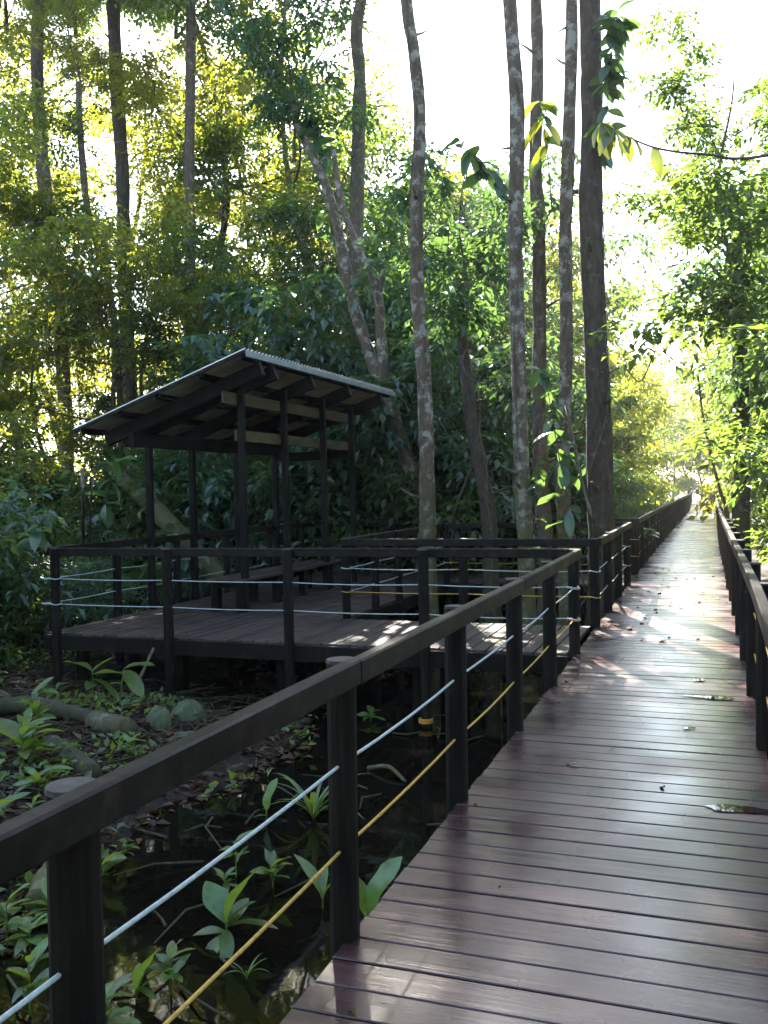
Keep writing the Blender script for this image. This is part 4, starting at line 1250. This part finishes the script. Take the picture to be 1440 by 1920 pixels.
vine('thin stick leaning against the thick dark trunk', [(-2.042, 18.489, -0.700), (-1.508, 12.400, 0.971), (-1.653, 12.500, 1.464), (-1.766, 12.700, 1.898), (-1.994, 13.100, 2.734)], 0.022, name='stick')
vine('curved liana between the tree well and the forest', [(-4.513, 15.900, 0.896), (-4.306, 15.900, 1.464), (-4.021, 15.900, 2.118), (-3.940, 16.000, 2.683), (-3.947, 16.000, 3.343)], 0.022)
vine('pale hooked liana above the leaning mossy trunk', [(-3.490, 14.400, 3.250), (-3.706, 14.400, 3.364), (-3.808, 14.400, 3.566), (-3.795, 14.500, 3.791), (-3.660, 14.600, 3.880)], 0.014)
vine('pale slender stem under the low corner of the roof', [(-16.192, 20.743, -0.500), (-7.468, 9.600, 1.398), (-7.466, 9.600, 1.931)], 0.028)
vine('second slender stem under the low corner of the roof', [(-15.472, 20.076, -0.500), (-7.433, 9.700, 1.394), (-7.426, 9.800, 1.933)], 0.012)
vine('thin branch slanting out past the thick dark trunk', [(-1.457, 13.600, 3.205), (-1.233, 13.600, 3.267), (-1.008, 13.500, 3.054), (-0.795, 13.400, 3.437)], 0.014, name='branch')
vine('slanting thin pole behind the right end of the platform', [(-15.250, 39.992, -0.400), (-7.446, 18.000, 1.544), (-8.057, 18.300, 2.012)], 0.05, 'bark_pale', 'pole')

# hanging vine curtain on the left
vr = np.random.default_rng(9)
vroot = empty('vine_curtain', (-77.022, 99.437, -0.500)); tag(vroot, 'brown curtain of hanging vines between the two left forest trunks', 'vines')
b_ = MB(); LP, LD = [], []
for k in range(60):
    top = np.array((-15.115, 19.800, 7.855)) + np.array([vr.uniform(-1.1, 0.9), vr.uniform(-0.5, 0.5), vr.uniform(-0.6, 0.9)])
    ln_ = vr.uniform(1.6, 4.2)
    pts = [top + np.array([0.05 * math.sin(j * 1.3 + k), 0.05 * math.cos(j + k), -ln_ * j / 6]) for j in range(7)]
    b_.tube(pts, 0.008, 4, caps=False)
    for _ in range(70):
        t = vr.uniform(0, 6); j = min(5, int(t))
        LP.append(pts[j] + (pts[j + 1] - pts[j]) * (t - j) + vr.standard_normal(3) * 0.05); LD.append(vr.standard_normal(3) * 0.5 + np.array([0, 0, -0.9]))
b_.build('stem', M['bark_brown'], vroot)
V, T = leaf_cards(np.array(LP), np.array(LD), 0.11, vr, 0.4)
link('foliage', raw_mesh('foliage', V - np.array(vroot.location), [T], M['vine']), vroot)

# ------------------------------------------------------------------ fallen logs and stones
def log(label, p, q, r0, r1, mat='log', bend=0.06, seed=0, cat='log', name='log'):
    rng = np.random.default_rng(seed)
    p, q = np.array(p, float), np.array(q, float)
    m_ = (p + q) / 2 + rng.standard_normal(3) * bend
    P = spline([p, m_, q], 16)
    b_ = MB(); b_.tube(P, np.linspace(r0, r1, 16) * (1 + 0.07 * rng.standard_normal(16)), 12, jitter=0.05, rng=rng)
    tag(b_.build(name, M[mat], smooth=True, origin=tuple(p)), label, cat)


log('thick mossy fallen trunk slanting down behind the shelter', (-13.162, 19.500, 2.483), (-8.785, 17.600, -0.179), 0.20, 0.26, 'bark_moss', 0.1, 1)
log('long pale fallen pole slanting behind the shelter posts', (-13.222, 20.500, 2.715), (-9.064, 18.200, 0.579), 0.09, 0.10, 'bark_white', 0.05, 2)
log('lower mossy fallen trunk left of the shelter bench', (-12.582, 17.200, 2.173), (-8.644, 15.500, -0.283), 0.16, 0.2, 'bark_moss', 0.1, 3)
log('dark rotten log lying along the top of the left bank', (-7.092, 7.384, -0.550), (-5.471, 7.212, -0.520), 0.09, 0.07, 'log', 0.06, 4)
log('broken brown log end in front of the platform', (-5.520, 7.198, -0.520), (-4.936, 6.877, -0.460), 0.10, 0.095, 'bark_brown', 0.02, 5)
log('long thin branch lying on the left bank', (-7.583, 8.060, -0.500), (-5.764, 7.439, -0.480), 0.035, 0.02, 'bark_brown', 0.08, 6)
log('dark log lying across the foot of the left bank', (-5.541, 6.591, -0.600), (-4.570, 5.909, -0.550), 0.12, 0.08, 'log', 0.04, 7)
log('half-sunk pale log below the railing in the lower left', (-3.599, 4.136, -0.660), (-3.933, 4.931, -0.660), 0.075, 0.09, 'bark_pale', 0.02, 8)
log('waterlogged plank drifting in the pool', (-4.309, 7.975, -0.775), (-4.005, 8.686, -0.770), 0.035, 0.03, 'log', 0.01, 9)
log('dark branch half sunk in the pool', (-4.035, 6.624, -0.770), (-3.900, 7.061, -0.765), 0.06, 0.03, 'log', 0.03, 10)
log('stick lying in the water beside the boardwalk', (-2.830, 7.306, -0.770), (-2.409, 7.054, -0.770), 0.02, 0.014, 'bark_pale', 0.04, 11)
log('dead stick poking up under the platform edge', (-5.742, 7.964, -0.600), (-5.746, 8.500, -0.058), 0.025, 0.012, 'bark_brown', 0.03, 12)


def stone(label, c, s, seed, rz=0.0, name='stone', mat='stone'):
    rng = np.random.default_rng(seed)
    n, m_ = 12, 18
    V, Qs = [], []
    ph = rng.uniform(0, 6, 6)
    for i in range(n + 1):
        th = math.pi * i / n
        for j in range(m_):
            u = 2 * math.pi * j / m_
            r = 1 + 0.10 * math.sin(2 * u + ph[0]) * math.sin(th) + 0.08 * math.sin(3 * th + ph[1]) + 0.05 * math.sin(5 * u + ph[2] + th * 3)
            V.append((r * s[0] * math.sin(th) * math.cos(u), r * s[1] * math.sin(th) * math.sin(u), r * s[2] * math.cos(th)))
    for i in range(n):
        for j in range(m_):
            Qs.append((i * m_ + j, (i + 1) * m_ + j, (i + 1) * m_ + (j + 1) % m_, i * m_ + (j + 1) % m_))
    b_ = MB(); b_.add(V, None, Qs)
    o = link(name, b_.mesh(name, M[mat], True), None, c); o.rotation_euler = (0.15, 0.1, rz)
    tag(o, label, name)


stone('upright green mossy stone in front of the platform, left of a pair', (-5.016, 7.475, -0.620), (0.13, 0.17, 0.2), 1, 0.4)
stone('mossy boulder in front of the platform, right of a pair', (-4.973, 7.912, -0.620), (0.17, 0.16, 0.17), 2, 1.0)
stone('flat grey mossy stone below the pair of boulders', (-4.595, 7.300, -0.680), (0.22, 0.15, 0.09), 3, 0.2)
stone('small dark wet stone at the edge of the pool', (-4.735, 6.938, -0.680), (0.10, 0.09, 0.08), 4)

# ------------------------------------------------------------------ leaf litter, twigs
lr = np.random.default_rng(77)
n = 9000
X_ = np.concatenate([lr.uniform(-10, 1.5, n), lr.uniform(-9, -3.4, 6000)]); Y_ = np.concatenate([lr.uniform(1.5, 20, n), lr.uniform(3, 9, 6000)])
Zg = ground_h(X_, Y_)
keep = Zg > WATER_Z - 0.035
X_, Y_, Zg = X_[keep], Y_[keep], np.maximum(Zg[keep], WATER_Z)
P = np.stack([X_, Y_, Zg + lr.uniform(0.002, 0.02, len(X_))], 1)
D = np.stack([lr.standard_normal(len(X_)), lr.standard_normal(len(X_)), lr.uniform(-0.1, 0.25, len(X_))], 1)
V, T = leaf_cards(P, D, 0.10, lr, 0.5, 0.2, 0.85)
tag(link('leaf_litter', raw_mesh('leaf_litter', V, [T], M['dead'])), 'brown dead leaves scattered over the mud', 'leaf litter', kind='stuff')
b_ = MB()
for k in range(900):
    x_, y_ = lr.uniform(-9, -1.5), lr.uniform(3, 9.5)
    if k % 10: x_ = lr.uniform(-8.8, -4.5)
    z_ = max(float(ground_h(x_, y_)), WATER_Z) + 0.012
    a = lr.uniform(0, 6.28); l_ = lr.uniform(0.15, 0.7)
    b_.tube([(x_, y_, z_), (x_ + math.cos(a) * l_ * 0.5 + lr.uniform(-.03, .03), y_ + math.sin(a) * l_ * 0.5, z_ + lr.uniform(0, 0.06)), (x_ + math.cos(a + .2) * l_, y_ + math.sin(a + .2) * l_, z_ + lr.uniform(0, 0.05))], [0.009, 0.007, 0.004], 5, caps=False)
tag(b_.build('twigs', M['log']), 'fallen twigs tangled over the bank and mud', 'twigs', kind='stuff')

# small bright weeds on the mud and at the water's edge
n = 9000
X_ = np.concatenate([lr.uniform(-9.5, -4.0, n), lr.uniform(-4.2, -1.4, 1500)]); Y_ = np.concatenate([lr.uniform(3.0, 13.5, n), lr.uniform(2.5, 8.5, 1500)])
m2 = ~((X_ > -7.6) & (Y_ > 8.7)) & (smooth_noise(X_, Y_, 21, 2.2) > 0.02)
X_, Y_ = X_[m2], Y_[m2]
Zg = ground_h(X_, Y_); k2 = Zg > WATER_Z - 0.05
X_, Y_, Zg = X_[k2], Y_[k2], np.maximum(Zg[k2], WATER_Z)
P = np.stack([X_, Y_, Zg + lr.uniform(0.0, 0.10, len(X_))], 1)
D = np.stack([lr.standard_normal(len(X_)), lr.standard_normal(len(X_)), lr.uniform(0.1, 1.2, len(X_))], 1)
V, T = leaf_cards(P, D, 0.085, lr, 0.55, 0.2, 0.6)
tag(link('ground_cover', raw_mesh('ground_cover', V, [T], M['leaf_near'])), 'low bright green weeds on the mud', 'ground cover', kind='stuff')

# ------------------------------------------------------------------ on the deck: fallen leaves and puddles
def deck_leaf(label, c, L_, key, az, group=None):
    o = link('fallen_leaf', LEAF[key], None, (c[0], c[1], 0.006 + L_ * 0.06))
    o.rotation_euler = (rad(random.uniform(-3, 8)), rad(random.uniform(-12, 12)), rad(az)); o.scale = (L_, L_, L_)
    tag(o, label, 'leaf', group)


deck_leaf('small curled brown leaf right of centre on the near planks', (-0.278, 5.017, 0.000), 0.055, 'litter', 30)
deck_leaf('pale dry leaf in the middle of the boardwalk', (-0.762, 5.295, 0.000), 0.085, 'litter_pale', 80)
deck_leaf('second pale dry leaf slightly further along the boardwalk', (-0.575, 5.660, 0.000), 0.075, 'litter_pale', 100)
deck_leaf('tiny pale scrap on the nearest planks', (-0.839, 3.596, 0.000), 0.025, 'litter_pale', 10)
deck_leaf('small brown leaf by the third left post', (-1.148, 4.502, 0.000), 0.05, 'litter', 140)
deck_leaf('brown twiggy leaf by the fifth left post', (-1.166, 7.547, 0.000), 0.08, 'litter', 20)
deck_leaf('small green leaf by the right railing', (0.243, 5.904, 0.000), 0.07, 'lime', 70)
deck_leaf('yellow leaf tip at the bottom of the boardwalk', (-1.056, 2.572, 0.000), 0.05, 'lime', 40)
GD = 'dark fallen leaves on the far wet planks'
LD_ = 'dark fallen leaf among others on the glaring planks beside the tree well'
dr = random.Random(17)
for k in range(46):
    y_ = dr.uniform(9.5, 18.5); x_ = dr.uniform(XL + 0.1, XR - 0.1) + sh(y_)
    deck_leaf(LD_, (x_, y_), dr.uniform(0.05, 0.12), 'litter', dr.uniform(0, 360), GD)


def puddle(label, c, sx, sy, seed, rz=0.0):
    rng = np.random.default_rng(seed); n_ = 40
    ph = rng.uniform(0, 6, 5)
    V = [(0, 0, 0)]
    for j in range(n_):
        u = 2 * math.pi * j / n_
        r = 1 + 0.22 * math.sin(2 * u + ph[0]) + 0.16 * math.sin(3 * u + ph[1]) + 0.1 * math.sin(7 * u + ph[2])
        V.append((sx * r * math.cos(u), sy * r * math.sin(u), 0))
    T_ = [(0, j + 1, (j + 1) % n_ + 1) for j in range(n_)]
    o = link('puddle', raw_mesh('puddle', V, [T_], M['puddle']), None, (c[0], c[1], 0.0065)); o.rotation_euler = (0, 0, rz)
    tag(o, label, 'puddle', kind='structure')


puddle('thin bright puddle along a plank near the right railing', (-0.054, 7.264, 0.000), 0.16, 0.05, 1)
puddle('dark puddle at the right edge of the near planks', (0.118, 4.798, 0.000), 0.17, 0.06, 2)
puddle('tiny puddle in the middle of the deck', (-0.191, 6.319, 0.000), 0.035, 0.03, 3)
puddle('small puddle beyond the bright strip of sun', (-0.151, 7.893, 0.000), 0.05, 0.045, 4)

# ------------------------------------------------------------------ haze volume, added for lens glare and misty light down the path
hz, nt, out = new_mat('haze_veil')
pv = N(nt, 'ShaderNodeVolumePrincipled')
pv.inputs['Color'].default_value = (0.95, 0.97, 0.92, 1)
pv.inputs['Density'].default_value = 0.0006
pv.inputs['Anisotropy'].default_value = 0.45
nt.links.new(pv.outputs[0], out.inputs['Volume'])
b = MB(); b.box((0, 45, 12.8), (150, 150, 28.8)); hb = b.build('haze', hz, origin=(0, 0, 0))
tag(hb, 'thin added haze for lens glare and misty light down the boardwalk', 'haze', kind='stuff')
